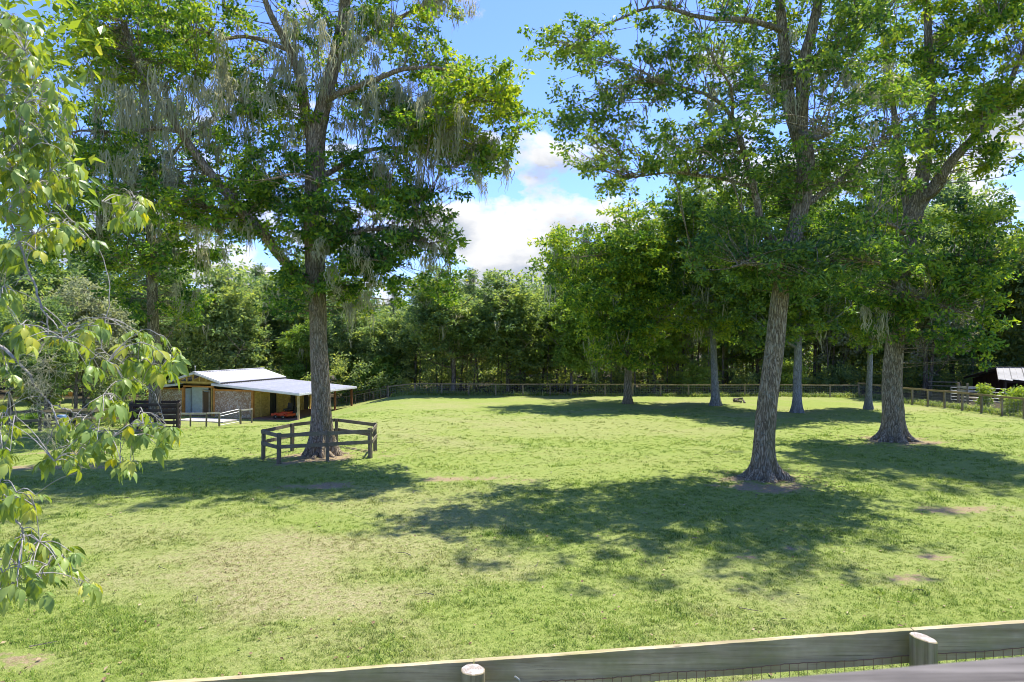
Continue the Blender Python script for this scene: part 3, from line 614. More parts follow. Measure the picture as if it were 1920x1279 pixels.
# front row just behind the far fence
for (px, D_, kd, s, sz, lb) in [
    (848, 66, 'wood_c', 1.25, .88, 'oak with pale straight trunk behind the far fence, left of centre'),
    (952, 67, 'wood_a', 1.15, .98, 'tall rounded oak behind the middle of the far fence, highest crown under the open sky'),
    (1070, 64.8, 'wood_e', .95, .92, 'light yellow-green tree behind the far fence, left of the round-crowned dark oak'),
    (745, 72, 'wood_b', 1.0, .85, 'bushy tree behind the left end of the far fence'),
    (1270, 68, 'wood_d', 1.1, 1.1, 'grey-green mossy tree behind the fence, right of the round-crowned dark oak'),
    (1420, 69, 'wood_a', 1.2, 1.1, 'broad tree behind the fence, seen past the leaning trunk'),
    (1225, 67, 'wood_e', 1.0, 1.15, 'bright green tree behind the fence, hugging the round-crowned oak on its right'),
    (1560, 69, 'wood_d', 1.1, 1.1, 'pale mossy tree behind the fence between two lawn oaks'),
    (1745, 62, 'wood_d', 1.25, 1.2, 'pale grey mossy tree outside the right-hand fence, leaning trunk'),
    (1850, 72, 'wood_a', 1.3, 1.3, 'tall tree rising behind the dark shed'),
    (480, 76, 'wood_c', 1.6, .98, 'broad bluish mossy oak behind the barn roof'),
    (655, 74, 'wood_c', 1.2, .85, 'dark mossy oak behind the open end of the barn porch'),
    (142, 50, 'wood_d', 1.0, 1.0, 'thin dark-trunked mossy tree left of the barn, in front of the paler trunk'),
    (158, 58, 'wood_c', 1.0, 1.0, 'paler mossy tree left of the barn, behind the thin dark trunk'),
    (85, 42, 'wood_c', .62, .58, 'small dark green tree behind the low rail fence at the left edge')]:
    put_tree('woodland_tree', kd, gx(px, D_), D_, s, sz, None, lb, 'trees just outside the lawn fences')
# rows of forest behind
FG = 'forest trees beyond the fences'
FL = {'wood_e': 'bright yellow-green forest tree standing deep behind the fence line', 'wood_a': 'mid green forest tree standing deep behind the fence line', 'wood_b': 'light green forest tree standing deep behind the fence line', 'wood_c': 'dark mossy forest tree standing deep behind the fence line',
      'wood_d': 'grey-green mossy forest tree standing deep behind the fence line', 'pine': 'narrow pine with high crown in the forest behind', 'thin': 'slender bare-trunked young tree in the forest edge'}
kr = random.Random(5); RN = {68.5: 'front', 70.5: 'second', 71: 'front', 74: 'third', 78: 'middle', 86: 'back', 95: 'rearmost'}
LM = [(0, 'beyond the left edge'), (150, 'far left behind the hanging leaves'), (270, 'left of the barn'), (370, 'behind the barn gable'), (460, 'behind the barn ridge'), (560, 'behind the barn porch'), (640, 'left of the vine-covered bush'), (690, 'behind the vine-covered bush'), (735, 'at the far fence corner'), (790, 'right of the far fence corner'),
      (835, 'left of the pale straight trunk'), (880, 'right of the pale straight trunk'), (930, 'under the left of the sky gap'), (970, 'under the middle of the sky gap'), (1020, 'under the right of the sky gap'), (1080, 'behind the light yellow-green tree'), (1130, 'left of the round-crowned oak'), (1175, 'behind the round-crowned oak trunk'), (1230, 'right of the round-crowned oak'), (1280, 'behind the bright low bush'),
      (1325, 'left of the slim grey oak'), (1370, 'right of the slim grey oak'), (1420, 'left of the leaning oak'), (1465, 'right of the leaning oak'), (1490, 'behind the pale-trunked oak'), (1540, 'right of the pale-trunked oak'), (1590, 'left of the small lawn oak'), (1640, 'right of the small lawn oak'), (1700, 'behind the massive forked oak'), (1780, 'right of the massive forked oak'), (1830, 'left of the dark shed'), (1900, 'behind the dark shed'), (9999, 'past the right edge')]
SEEN = {}
def spot(x, y):
    p = 960 + F * x / y
    return next(t_ for e_, t_ in LM if p < e_)
def uniq(l):
    SEEN[l] = SEEN.get(l, 0) + 1
    return l if SEEN[l] == 1 else l + (', its right neighbour' if SEEN[l] == 2 else ', next one on')
for (y0, x0, x1, step, kinds, smin, smax) in [
    (71, -22, 62, 4.4, ['wood_a', 'wood_b', 'wood_c', 'wood_d', 'wood_e'], .75, .95),
    (68.5, -10, 34, 3.2, ['thin'], .8, 1.0), (70.5, -10, 40, 3.0, ['thin'], .8, 1.05), (74, -12, 44, 3.4, ['thin'], .85, 1.1),
    (78, -30, 70, 5.0, ['wood_a', 'wood_b', 'pine', 'wood_e', 'pine'], .8, 1.0),
    (86, -75, 76, 5.6, ['wood_a', 'wood_c', 'pine', 'wood_b'], .85, 1.1),
    (95, -85, 84, 6.2, ['wood_a', 'wood_b', 'wood_c'], .95, 1.1)]:
    x = x0; cnt_ = 0
    while x < x1:
        xx = x + kr.uniform(-1, 1) * step * .35; yy = y0 + kr.uniform(-1.6, 1.6); kd = kr.choice(kinds); s = kr.uniform(smin, smax)
        if xx < -20 and yy < 72: xx -= 0
        px_ = 960 + F * xx / yy
        hs = s * (.92 if 690 < px_ < 1040 else 1.0) * (1.45 if px_ > 1060 else 1.0)
        nm_ = 'pine_tree' if kd == 'pine' else ('young_tree' if kd == 'thin' else 'woodland_tree')
        cnt_ += 1
        put_tree(nm_, kd, xx, yy, s * (1.15 if px_ > 1300 and kd != 'thin' else 1), hs, None, uniq(FL[kd].replace(' standing deep behind the fence line', '').replace(' with high crown in the forest behind', '').replace(' in the forest edge', '') + ', %s row, %s' % (RN[y0], spot(xx, yy))), FG if kd not in ('pine', 'thin') else ('pines in the forest' if kd == 'pine' else 'slender trunks of the forest edge')); x += step
# denser woods at the left behind the barn and beyond the right fence
for _i, (x, y, kd, s) in enumerate([(-33, 62, 'wood_c', 1.15), (-39, 56, 'wood_a', 1.2), (-44, 60, 'wood_d', 1.2), (-29, 70, 'wood_a', 1.15), (-36, 73, 'wood_b', 1.25), (-45, 74, 'wood_c', 1.3), (-52, 66, 'wood_a', 1.3), (-58, 76, 'wood_c', 1.3), (-34, 50, 'wood_b', .95), (-41, 47, 'wood_a', 1.1), (-24, 77, 'wood_c', 1.2), (-62, 60, 'wood_b', 1.3),
                      (38, 63, 'wood_c', 1.15), (43.5, 70, 'wood_a', 1.4), (51, 66, 'wood_b', 1.4), (56, 60, 'wood_c', 1.4), (36, 72, 'wood_b', 1.3), (60, 70, 'wood_a', 1.5), (49, 76, 'wood_c', 1.5), (50, 52, 'wood_a', 1.2)]):
    put_tree('woodland_tree', kd, x, y, s, s * (1.12 if x > 0 else 1.0), None, uniq(FL[kd].split(' standing')[0].replace('forest tree', 'tree') + (', %s, %s' % ('near the barn' if y < 58 else 'behind the barn' if y < 69 else 'deep in the trees', spot(x, y)))), 'trees closing in behind the barn' if x < 0 else 'trees closing in behind the dark shed')

# far woods and undergrowth read as masses
b = MB(); n = 1500
cx = rng.uniform(-150, 150, n); cy = rng.uniform(100, 118, n); cz = rng.uniform(0, 1, n) ** 1.15 * (13 + 2.5 * np.sin(cx * .13) + 1.5 * np.sin(cx * .41))
leaf_cloud(b, np.column_stack([cx, cy, cz]), 60, 2.3, .8, .46, .42 + .15 * np.sin(cx * .3), rg=rng, flat_=.8)
tag(b.build('far_forest', WOODS), kind='stuff')
b = MB(); n = 1500; n3 = 800
x3 = rng.uniform(-60, 75, n3); y3 = rng.uniform(80, 97, n3)
leaf_cloud(b, np.column_stack([x3, y3, rng.random(n3) ** 1.2 * 5.0]), 44, 1.2, .42, .22, np.clip(.35 + .2 * np.sin(x3 * .6), 0, 1), rg=rng, flat_=.8)
cx = rng.uniform(-20, 46, n); cy = 65.5 + rng.random(n) ** 1.5 * 15; cz = rng.random(n) ** 1.4 * 3.5 * (.5 + .55 * (np.sin(cx * .9) * np.cos(cy * .8) > -.2))
keep = (rng.random(n) < np.where((cx > -9) & (cx < 22), .8, 1.0)); cx, cy, cz = cx[keep], cy[keep], cz[keep]
leaf_cloud(b, np.column_stack([cx, cy, cz + .1]), 34, .6, .26, .14, np.clip(.66 + .25 * np.sin(cx * .8 + cy), 0, 1), rg=rng, flat_=.7)
n = 520; cx = np.concatenate([rng.uniform(-75, -24, n), rng.uniform(36, 70, n)]); cy = np.concatenate([rng.uniform(66, 86, n), rng.uniform(64, 84, n)]); cz = rng.random(2 * n) ** 1.3 * 3.4
leaf_cloud(b, np.column_stack([cx, cy, cz + .1]), 38, 1.0, .30, .15, np.clip(.42 + .2 * np.sin(cx * .5 + cy), 0, 1), rg=rng, flat_=.7)
tag(b.build('undergrowth', WOODS), kind='stuff')

def bush(name, label, px, D, rx, rz, n, mat, tone=.55, py=None, seed=1, leaf=(.22, .12), group=None, cat='bush'):
    rg = np.random.default_rng(seed); x = gx(px, D); root = empty(name, (x, D, float(ground_z(x, D)))); tag(root, label, cat, group)
    f = MB(); cl = blob_points(n, (0, 0, rz * .48), (rx, rx * .8, rz * .55), rg, .4); cl[:, 2] = np.abs(cl[:, 2]) + .1
    leaf_cloud(f, cl, 44, .5 * rg.uniform(.6, 1.2, n), leaf[0], leaf[1], tone + rg.normal(size=n) * .12, rg=rg)
    st = MB()
    for c in cl[::5]: st.tube(spline([(c[0] * .15, c[1] * .15, 0), c * [.5, .5, .45], c], 5), np.linspace(.03, .008, 5), 4, cap=False)
    st.build('stem', BARK_F, root); tag(f.build('foliage', mat, root), kind='stuff'); return root
bush('vine_covered_bush', 'big yellow-green vine-covered bush mound behind the barn porch end', 672, 71, 2.6, 5.4, 150, BRIGHT, .5, seed=2)
bush('broadleaf_bush', 'pale broad-leaved bush left of the far fence corner', 716, 69, 1.7, 4.2, 90, BRIGHT, .35, seed=3, leaf=(.36, .24))
bush('bush', 'bright bush behind the far fence, just left of the slim grey oak', 1300, 66, 1.9, 2.5, 80, BRIGHT, .7, seed=4)
bush('bush', 'bright yellow-green bush behind the far fence, seen between leaning and pale trunks', 1478, 64.5, 1.5, 3.3, 80, BRIGHT, .8, seed=5)
bush('bush', 'low leafy bush behind the far fence right of the pale-trunked oak', 1570, 66, 1.9, 2.4, 70, WOODS, .55, seed=6)
bush('sapling', 'small bright sapling standing behind the right fence in front of the shed', 1849, 50, .32, 2.3, 16, BRIGHT, .85, seed=7, cat='sapling')
bush('bush', 'bright leafy shrub poking over the fence rail at the right edge', 1905, 46.5, .9, 1.7, 30, BRIGHT, .8, seed=8)
bush('bush', 'low rounded green bush beside the dark plank enclosure', 212, 44, .95, 1.0, 34, WOODS, .55, seed=9, leaf=(.12, .07))
bush('bush', 'bushy grey-green shrub left of the barn', 222, 55, 2.1, 4.4, 120, WOODS, .4, seed=10)

# ------------------------------------------------------------------ barn
barn = empty('barn', (-21.26, 56.0, -1.36), R(-16.86)); tag(barn, 'low barn with white metal roof, stone-faced front and open side porch', 'barn')
LB = 8.8
def zl(u): return 1.34 + .80 + (u + 4.56) * .0775   # lean-to roof height at u (u grows to the left)
def U(u, t_, z): return (-u, t_, z)
def sheet_panels(name, u0, z0, u1, z1, t0, t1, mat, parent, wpan=.92, th=.03):
    """roof slope made of separate metal sheets with raised ribs; u0 low edge, u1 high edge"""
    n = max(1, round((t1 - t0) / wpan)); wp = (t1 - t0) / n; b = MB()
    a = np.array(U(u0, 0, z0)); c = np.array(U(u1, 0, z1)); d = c - a
    up = np.cross([0, 1, 0], d); up = up / np.linalg.norm(up); up = up if up[2] > 0 else -up
    b.beam(a + [0, wp / 2, 0], c + [0, wp / 2, 0], wp - .006, th, up)
    for f_ in (.04, .36, .68): b.beam(a + [0, wp * f_, 0] + up * (th / 2 + .014), c + [0, wp * f_, 0] + up * (th / 2 + .02), .05, .045, up)
    me = b.mesh('roof_panel', mat)
    for k_ in range(n):
        o = link(bpy.data.objects.new('roof_panel', me), parent); o.location = (0, t0 + k_ * wp, 0)
roofm = empty('roof', (0, 0, 0)); roofm.parent = barn
AP = 3.72; EV = 2.95
sheet_panels('r', 3.05, EV, 5.67, AP, -.25, LB, ROOF, roofm)
sheet_panels('r', 8.29, EV, 5.67, AP, -.25, LB, ROOF, roofm)
sheet_panels('r', -4.56, zl(-4.56), 3.9, zl(3.9), -.25, LB, ROOF, roofm)
sheet_panels('r', 11.5, 2.28, 7.2, 2.74, -.25, LB, ROOF, roofm)
b = MB(); b.beam(U(5.67, -.3, AP + .05), U(5.67, LB + .05, AP + .05), .30, .03); b.build('ridge_cap', ROOF, roofm)
b = MB()
for a, c in (((3.05, EV), (5.67, AP)), ((8.29, EV), (5.67, AP)), ((-4.56, zl(-4.56)), (3.9, zl(3.9))), ((11.5, 2.28), (7.2, 2.74))):
    b.beam(U(a[0], -.27, a[1] - .08), U(c[0], -.27, c[1] - .08), .03, .13)
    b.beam(U(a[0], LB + .02, a[1] - .08), U(c[0], LB + .02, c[1] - .08), .03, .13)
for a in ((3.05, EV), (8.29, EV), (-4.56, zl(-4.56)), (11.5, 2.28)): b.beam(U(a[0], -.25, a[1] - .08), U(a[0], LB, a[1] - .08), .03, .13)
b.build('fascia', M_WHITE, roofm)
b = MB(); b.tube([U(5.67, -.1, AP), U(5.67, -.1, AP + .45)], .015, 6); b.tube([U(5.67, -.1, AP + .38), U(5.67, -.1, AP + .55)], [.01, .07], 8); b.build('finial', M_WHITE, roofm)
b = MB(); b.beam(U(3.02, -.2, 2.80), U(3.02, LB, 2.80), .03, .20); b.build('eave_shadow_strip', M_DARK, roofm)  # added dark strip: paints in the shadow line beneath the main eave
# structure of the front
def wall_box(name, u0, u1, t0, t1, z0, z1, mat, parent=barn):
    b = MB(); b.box(((-u0 - u1) / 2, (t0 + t1) / 2, (z0 + z1) / 2), (abs(u1 - u0), abs(t1 - t0), z1 - z0)); return b.build(name, mat, parent)
wall_box('stone_wall', .12, 3.75, 0, .16, 0, 2.18, STONE)
wall_box('stone_wall', 7.1, 10.7, 0, .16, 0, 2.22, STONE)
for u in (0.06, 3.83, 7.02, 10.78): wall_box('corner_post', u - .08, u + .08, -.03, .2, 0, 2.40 if u < 8 else 2.26, W_ORG)
wall_box('wall_plate', .02, 3.9, -.035, .14, 2.19, 2.33, W_ORG)
wall_box('wall_plate', 7.0, 10.86, -.035, .14, 2.24, 2.36, W_ORG)
# gable truss and header
b = MB(); b.beam(U(3.4, .02, 2.86), U(7.9, .02, 2.86), .06, .16); b.build('tie_beam', W_YEL, barn)
b = MB(); b.beam(U(3.9, .05, 2.52), U(7.0, .05, 2.52), .08, .14); b.build('door_header', W_ORG, barn)
for u in np.linspace(4.0, 7.3, 6):
    h = AP - .12 - abs(u - 5.67) * .32
    b = MB(); b.beam(U(u, .03, 2.95), U(u, .03, h), .07, .12, (1, 0, 0)); b.build('gable_strut', W_YEL, barn)
b = MB(); b.beam(U(3.3, .0, 2.90), U(5.67, .0, AP - .10), .05, .14); b.build('rafter', W_YEL, barn)
b = MB(); b.beam(U(8.0, .0, 2.90), U(5.67, .0, AP - .10), .05, .14); b.build('rafter', W_YEL, barn)
b = MB(); b.add([U(3.5, 1.2, 2.6), U(7.9, 1.2, 2.6), U(5.67, 1.2, AP - .1)], t=[[0, 1, 2]]); b.build('gable_board', W_YEL, barn)
# interior: pale blue side room with its door, dark aisle
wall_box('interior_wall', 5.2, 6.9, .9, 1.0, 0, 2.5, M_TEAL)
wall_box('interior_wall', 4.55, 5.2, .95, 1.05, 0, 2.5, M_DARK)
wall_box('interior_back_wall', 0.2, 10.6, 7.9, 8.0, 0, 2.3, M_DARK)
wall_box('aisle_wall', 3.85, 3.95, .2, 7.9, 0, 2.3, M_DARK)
wall_box('aisle_wall', 7.0, 7.1, .2, 7.9, 0, 2.3, M_TEAL)
wall_box('aisle_post', 4.30, 4.46, .35, .5, 0, 2.9, W_YEL)
dr = wall_box('door', 5.05, 5.62, .80, .86, 0, 2.02, M_DOOR)
wall_box('door_frame', 5.62, 5.72, .78, .89, 0, 2.1, W_PALE, dr); wall_box('door_frame', 4.95, 5.05, .78, .89, 0, 2.1, W_PALE, dr); wall_box('door_frame', 4.95, 5.72, .775, .885, 2.1, 2.18, W_PALE, dr)
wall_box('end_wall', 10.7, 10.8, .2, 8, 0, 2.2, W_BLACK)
# long side wall under the porch: pine siding boards, door openings
def siding(t0, t1):
    nb = 15; b = MB(); b.box((0, 0, 0), (.035, t1 - t0, .145), tilt=(0, R(6))); me = b.mesh('siding_board', W_YEL)
    for k_ in range(nb): o = link(bpy.data.objects.new('siding_board', me), barn); o.location = (0.0 - .02, (t0 + t1) / 2, .08 + k_ * .146)
for t0, t1 in ((.22, 2.1), (3.2, 5.0), (5.95, 7.0), (8.1, 8.75)): siding(t0, t1)
for t0 in (.95, 2.05, 3.15, 4.05, 4.95, 5.9, 7.0, 8.05): wall_box('door_post', -.06, .05, t0, t0 + .11, 0, 2.3, W_YEL)
for t0, t1 in ((2.16, 3.15), (5.06, 5.9), (7.11, 8.05)):
    d_ = wall_box('stall_door', .10, .14, t0, t1, .05, 2.15, M_STALL)
    for q_ in np.linspace(t0 + .1, t1 - .1, 5): b = MB(); b.tube([(-.07, q_, .1), (-.07, q_, 2.1)], .014, 5); b.build('bar', M_BLK, d_)
b = MB(); b.beam((.02, .2, 2.36), (.02, 8.7, 2.36), .1, .16); b.build('wall_plate', W_YEL, barn)
# porch posts, eave beam, rafters, dirt floor
for t_, mt in ((.15, W_PINE), (3.0, W_RED), (5.6, W_RED), (8.45, W_RED)):
    b = MB(); b.box((4.22, t_, 1.0), (.15, .15, 2.06)); b.build('porch_post', mt, barn)
b = MB(); b.beam((4.22, 0, 2.02), (4.22, 8.6, 2.02), .09, .17); b.build('porch_beam', W_ORG, barn)
b = MB(); b.beam((0.1, .06, 2.32), (4.3, .06, 2.03), .06, .12); me = b.mesh('porch_rafter', W_ORG)
for t_ in (0, 1.2, 2.4, 3.6, 4.8, 6.0, 7.2, 8.4): o = link(bpy.data.objects.new('porch_rafter', me), barn); o.location = (0, t_, 0)
b = MB(); b.box((2.1, 4.3, .0), (4.6, 9.0, .08)); b.build('porch_floor', M_FLOOR, barn)
b = MB(); b.box((-5.4, 4.0, -.02), (10.6, 7.8, .08)); b.build('aisle_floor', M_FLOOR, barn)
BM = barn.matrix_basis.copy(); BM = Matrix.Translation(barn.location) @ Euler(barn.rotation_euler).to_matrix().to_4x4()
def bw(x, y, z=0): return BM @ Vector((x, y, z))
# concrete apron at the barn door
b = MB(); p = bw(-2.8, -1.9); b.box((p.x, p.y, float(ground_z(p.x, p.y)) + .02), (4.6, 2.0, .12), R(-17)); tag(b.build('path', M_CONC), kind='structure')

# ride-on mower parked under the porch
p = bw(2.35, .9, .05); mw = empty('riding_mower', p, R(-25)); tag(mw, 'red zero-turn riding mower with black seat parked under the barn porch', 'mower')
b = MB(); b.box((0, -.1, .28), (1.75, .95, .16)); b.box((0, -.1, .38), (1.35, .7, .06)); b.box((-.8, -.1, .24), (.35, .7, .06), tilt=(0, R(-18))); b.build('mower_deck', M_RED, mw)
b = MB(); b.box((.2, .35, .42), (.7, 1.1, .16)); b.beam((-.25, -.75, .3), (-.1, .2, .42), .08, .08); b.beam((.6, -.75, .3), (.45, .2, .42), .08, .08); b.build('frame', M_RED, mw)
b = MB(); b.box((.2, .25, .68), (.5, .48, .12)); b.box((.2, .50, .95), (.48, .12, .5), tilt=(R(-12), 0)); b.build('seat', M_BLK, mw)
b = MB(); b.box((.2, .95, .62), (.55, .5, .36)); b.tube([(.2, .95, .8), (.2, .95, .92)], .18, 12); b.build('engine', M_BLK, mw)
for x_, y_, r_, w_ in ((-.28, .62, .28, .24), (.68, .62, .28, .24), (-.2, -.8, .14, .10), (.6, -.8, .14, .10)):
    b = MB(); b.tube([(x_ - w_ / 2, y_, r_), (x_ + w_ / 2, y_, r_)], r_, 18); wh = b.build('wheel', M_BLK, mw)
    b = MB(); b.tube([(x_ - w_ / 2 - .01, y_, r_), (x_ + w_ / 2 + .01, y_, r_)], r_ * .5, 12); b.build('rim', M_GREY, wh)
for s_ in (-.12, .52): b = MB(); b.tube(spline([(s_, .1, .5), (s_, .0, .85), (s_ * .5 + .1, -.12, 1.0)], 6), .018, 6); b.build('steering_lever', M_BLK, mw)
b = MB(); b.tube(spline([(-.08, .75, .5), (-.08, .75, 1.3), (.0, .75, 1.5), (.4, .75, 1.5), (.48, .75, 1.3), (.48, .75, .5)], 14), .025, 6); b.build('roll_bar', M_BLK, mw)

# ------------------------------------------------------------------ dark shed at the right
sh = empty('shed', (0, 0, 0)); tag(sh, 'dark timber shed with grey metal roof at the right edge beyond the fence', 'shed')
A = np.array([39.6, 55.5, 1.83]); Rg = np.array([41.55, 58.5, 2.72]); Bk = np.array([42.4, 64.0, 1.62]); run = np.array([11.5, -1.6, 0.]) ; rl = np.linalg.norm(run); ru = run / rl
sroof = empty('roof', (0, 0, 0)); sroof.parent = sh
def shed_slope(lo, hi):
    n = 12; d = hi - lo; nrm = np.cross(ru, d); nrm /= np.linalg.norm(nrm); nrm = nrm if nrm[2] > 0 else -nrm; wp = rl / n; b = MB()
    b.beam(lo + ru * wp / 2, hi + ru * wp / 2, wp - .005, .03, nrm)
    for f_ in (.05, .5): b.beam(lo + ru * wp * f_ + nrm * .03, hi + ru * wp * f_ + nrm * .03, .05, .03, nrm)
    me = b.mesh('roof_panel', ROOFG)
    for k_ in range(n): o = link(bpy.data.objects.new('roof_panel', me), sroof); o.location = ru * wp * k_
shed_slope(A, Rg); shed_slope(Bk, Rg)
b = MB(); b.beam(Rg - ru * .1 + [0, 0, .04], Rg + run + [0, 0, .04], .3, .03); b.build('ridge_cap', ROOFG, sroof)
for a, c in ((A, Rg), (Bk, Rg)): b = MB(); b.beam(a - ru * .05 - [0, 0, .1], c - ru * .05 - [0, 0, .1], .04, .16); b.build('barge_board', W_BLACK, sroof)
def vwall(p, q, z0, z1, n, name='wall_board', mat=W_SHED):
    p = np.array(p); q = np.array(q)
    for k_ in range(n):
        a = p + (q - p) * k_ / n; c = p + (q - p) * (k_ + 1) / n; mid_ = (a + c) / 2; hgt = z1(mid_) if callable(z1) else z1
        b = MB(); b.beam([mid_[0], mid_[1], z0], [mid_[0], mid_[1], hgt], np.linalg.norm(c - a) - .02, .03 + .004 * (k_ % 2), up=np.array([-(c - a)[1], (c - a)[0], 0]) / np.linalg.norm(c - a)); b.build(name, mat, sh)
ax = A[:2] + ru[:2] * .5 + [.1, .4]; rx_ = Rg[:2] + ru[:2] * .5; bx = Bk[:2] + ru[:2] * .5 - [.05, .5]
vwall(ax, rx_, 0, lambda m_: 1.70 + (Rg[2] - A[2]) * (m_[1] - ax[1]) / (rx_[1] - ax[1]) * .9, 10)
vwall(rx_, bx, 0, lambda m_: 2.5 - (Rg[2] - Bk[2]) * (m_[1] - rx_[1]) / (bx[1] - rx_[1]) * .85, 18)
vwall(bx + ru[:2] * .1, bx + ru[:2] * 10.5, 0, 1.55, 26)
for k_ in range(5):
    p_ = A[:2] + ru[:2] * (.6 + 2.4 * k_) + [.1, .35]; b = MB(); b.box((p_[0], p_[1], .88), (.14, .14, 1.76)); b.build('post', W_BLACK, sh)
b = MB(); b.beam([*(A[:2] + ru[:2] * .5 + [.1, .35]), 1.68], [*(A[:2] + ru[:2] * 11 + [.1, .35]), 1.68], .08, .16); b.build('header_beam', W_BLACK, sh)

# ------------------------------------------------------------------ fences
def zg(x, y): return float(ground_z(x, y))
def line_pts(P, step):
    P = np.array(P, float); out = [P[0]]
    for a, b_ in zip(P[:-1], P[1:]):
        n = max(1, round(np.linalg.norm(b_ - a) / step)); out += [a + (b_ - a) * k_ / n for k_ in range(1, n + 1)]
    return np.array(out)
def fence(name, label, P, step, h, rails, post_w, mat_post, mat_rail, rail_w=(.04, .14), mesh_step=None, mesh_h=None, group=None, sink=True, wr=.004, cap=False, mesh_mat=None, round_post=False, hrails=6, side=.07, closed=False):
    """post-and-rail fence along a ground polyline; every post and every rail length its own part"""
    pts = line_pts(P, step) if step else np.array(P, float)
    if closed: pts = np.vstack([pts, pts[:1]])
    o0 = np.array([pts[0][0], pts[0][1], zg(*pts[0])]); root = empty(name, o0); tag(root, label, 'fence', group)
    Z = np.array([zg(*p) for p in pts]); rr = random.Random(len(pts) * 7 + int(h * 100))
    for k_, (p, z) in enumerate(zip(pts[:-1] if closed else pts, Z)):
        b = MB(); hh = h + rr.uniform(-.02, .04); tl = (rr.uniform(-.02, .02), rr.uniform(-.02, .02))
        if round_post: b.tube([(p[0] - o0[0], p[1] - o0[1], z - o0[2] - .2), (p[0] - o0[0] + tl[0], p[1] - o0[1] + tl[1], z - o0[2] + hh)], post_w / 2, 10)
        else: b.box((p[0] - o0[0], p[1] - o0[1], z - o0[2] + hh / 2 - .1), (post_w, post_w, hh + .2), math.atan2(*(pts[min(k_ + 1, len(pts) - 1)] - pts[max(0, k_ - 1)])[::-1]), tilt=tl)
        b.build('post', mat_post, root)
    for k_ in range(len(pts) - 1):
        a, c = pts[k_], pts[k_ + 1]; d = (c - a) / np.linalg.norm(c - a); nn = np.array([d[1], -d[0]]) * side
        for hz_ in rails:
            j1, j2 = rr.uniform(-.012, .012), rr.uniform(-.012, .012)
            b = MB(); b.beam([a[0] + nn[0] - o0[0], a[1] + nn[1] - o0[1], Z[k_] - o0[2] + hz_ + j1], [c[0] + nn[0] - o0[0], c[1] + nn[1] - o0[1], Z[k_ + 1] - o0[2] + hz_ + j2], rail_w[0], rail_w[1]); b.build('rail', mat_rail, root)
    if mesh_step:
        b = MB()
        for k_ in range(len(pts) - 1):
            a, c = pts[k_], pts[k_ + 1]; n = int(np.linalg.norm(c - a) / mesh_step)
            d = (c - a) / np.linalg.norm(c - a); nn = np.array([d[1], -d[0]]) * .05
            for q_ in range(n):
                f_ = (q_ + .5) / n; x = a + (c - a) * f_ + nn; z = Z[k_] * (1 - f_) + Z[k_ + 1] * f_; b.beam([x[0] - o0[0], x[1] - o0[1], z - o0[2] + .03], [x[0] - o0[0], x[1] - o0[1], z - o0[2] + mesh_h], wr, wr, (1, 0, 0))
            for hh in np.linspace(.05, mesh_h, hrails): b.beam([a[0] + nn[0] - o0[0], a[1] + nn[1] - o0[1], Z[k_] - o0[2] + hh], [c[0] + nn[0] - o0[0], c[1] + nn[1] - o0[1], Z[k_ + 1] - o0[2] + hh], wr, wr)
        tag(b.build('wire_mesh', mesh_mat or M_WIRE, root), kind='stuff')
    return root
cornerL = (gx(728, 63.4), 63.4); cornerR = (gx(1610, 61.0), 61.0)
fence('far_fence', 'long straight tan-railed wire fence across the far end of the lawn', [cornerL, cornerR], 2.44, 1.10, [1.06], .10, W_TANP, W_TAN, (.05, .09), .15, 1.0, wr=.007)
fence('side_fence', 'tan-railed wire fence running down the right side of the lawn', [cornerR, (33.0, 44.0), (35.0, 31.0)], 1.7, 1.28, [1.26], .11, W_TANP, W_TAN, (.05, .13), .10, 1.18, wr=.006)
fence('wire_fence', 'low grey post fence running from the barn porch to the far fence corner', [cornerL, (gx(700, 64.8), 64.8), (gx(650, 66.2), 66.2), (gx(560, 68), 68)], 1.1, .86, [.84], .07, W_OLDP, W_OLD, (.03, .06), .20, .8, wr=.005)
fence('back_fence', 'thin wire fence seen beyond the barn porch, between barn and bushes', [(gx(728, 66), 65.5), (gx(600, 71), 71)], 2.4, 1.1, [1.06], .09, W_OLDP, W_OLD, (.04, .07), .25, 1.0, wr=.006)
# paddock rail in front of the barn
fence('paddock_fence', 'pale-topped rail fence with grey posts in front of the barn', [(gx(262, 48), 48.0), (gx(357, 49.6), 49.6), (gx(387, 50.0), 50.0), (gx(411, 50.8), 50.8)], 1.25, 1.04, [1.02], .10, W_OLDP, W_PALE, (.05, .12), .15, .95, wr=.005)
fence('paddock_fence', 'short length of pale rail fence joining the gate to the barn corner', [(gx(451, 52.6), 52.6), (gx(472, 53.6), 53.6)], 1.1, 1.10, [1.08], .10, W_OLDP, W_PALE, (.05, .10), .15, 1.0, wr=.005)
gt = empty('wire_gate', (gx(411, 50.8), 50.8, zg(gx(411, 50.8), 50.8))); tag(gt, 'sagging wire-filled gate between the pale rail fence and barn corner', 'gate')
gv = np.array([gx(450, 52.55) - gx(411, 50.8), 52.55 - 50.8]); b = MB()
for z0, z1 in ((.08, .16), (.95, 1.12), (.75, .92)): b.tube([(gv[0] * .04, gv[1] * .04, z0), (gv[0] * .96, gv[1] * .96, z1)], .022, 6)
for f_ in (.04, .96): b.tube([(gv[0] * f_, gv[1] * f_, .08), (gv[0] * f_, gv[1] * f_, .95 + .17 * f_)], .022, 6)
b.build('gate_frame', M_GREY, gt); b = MB()
for f_ in np.linspace(.05, .95, 22): b.beam((gv[0] * f_, gv[1] * f_, .1), (gv[0] * f_, gv[1] * f_, .95 + .15 * f_), .006, .006, (1, 0, 0))
for z_ in np.linspace(.15, .9, 7): b.beam((gv[0] * .05, gv[1] * .05, z_), (gv[0] * .95, gv[1] * .95, z_ + .15), .006, .006)
tag(b.build('wire_mesh', M_WIRE, gt), kind='stuff')
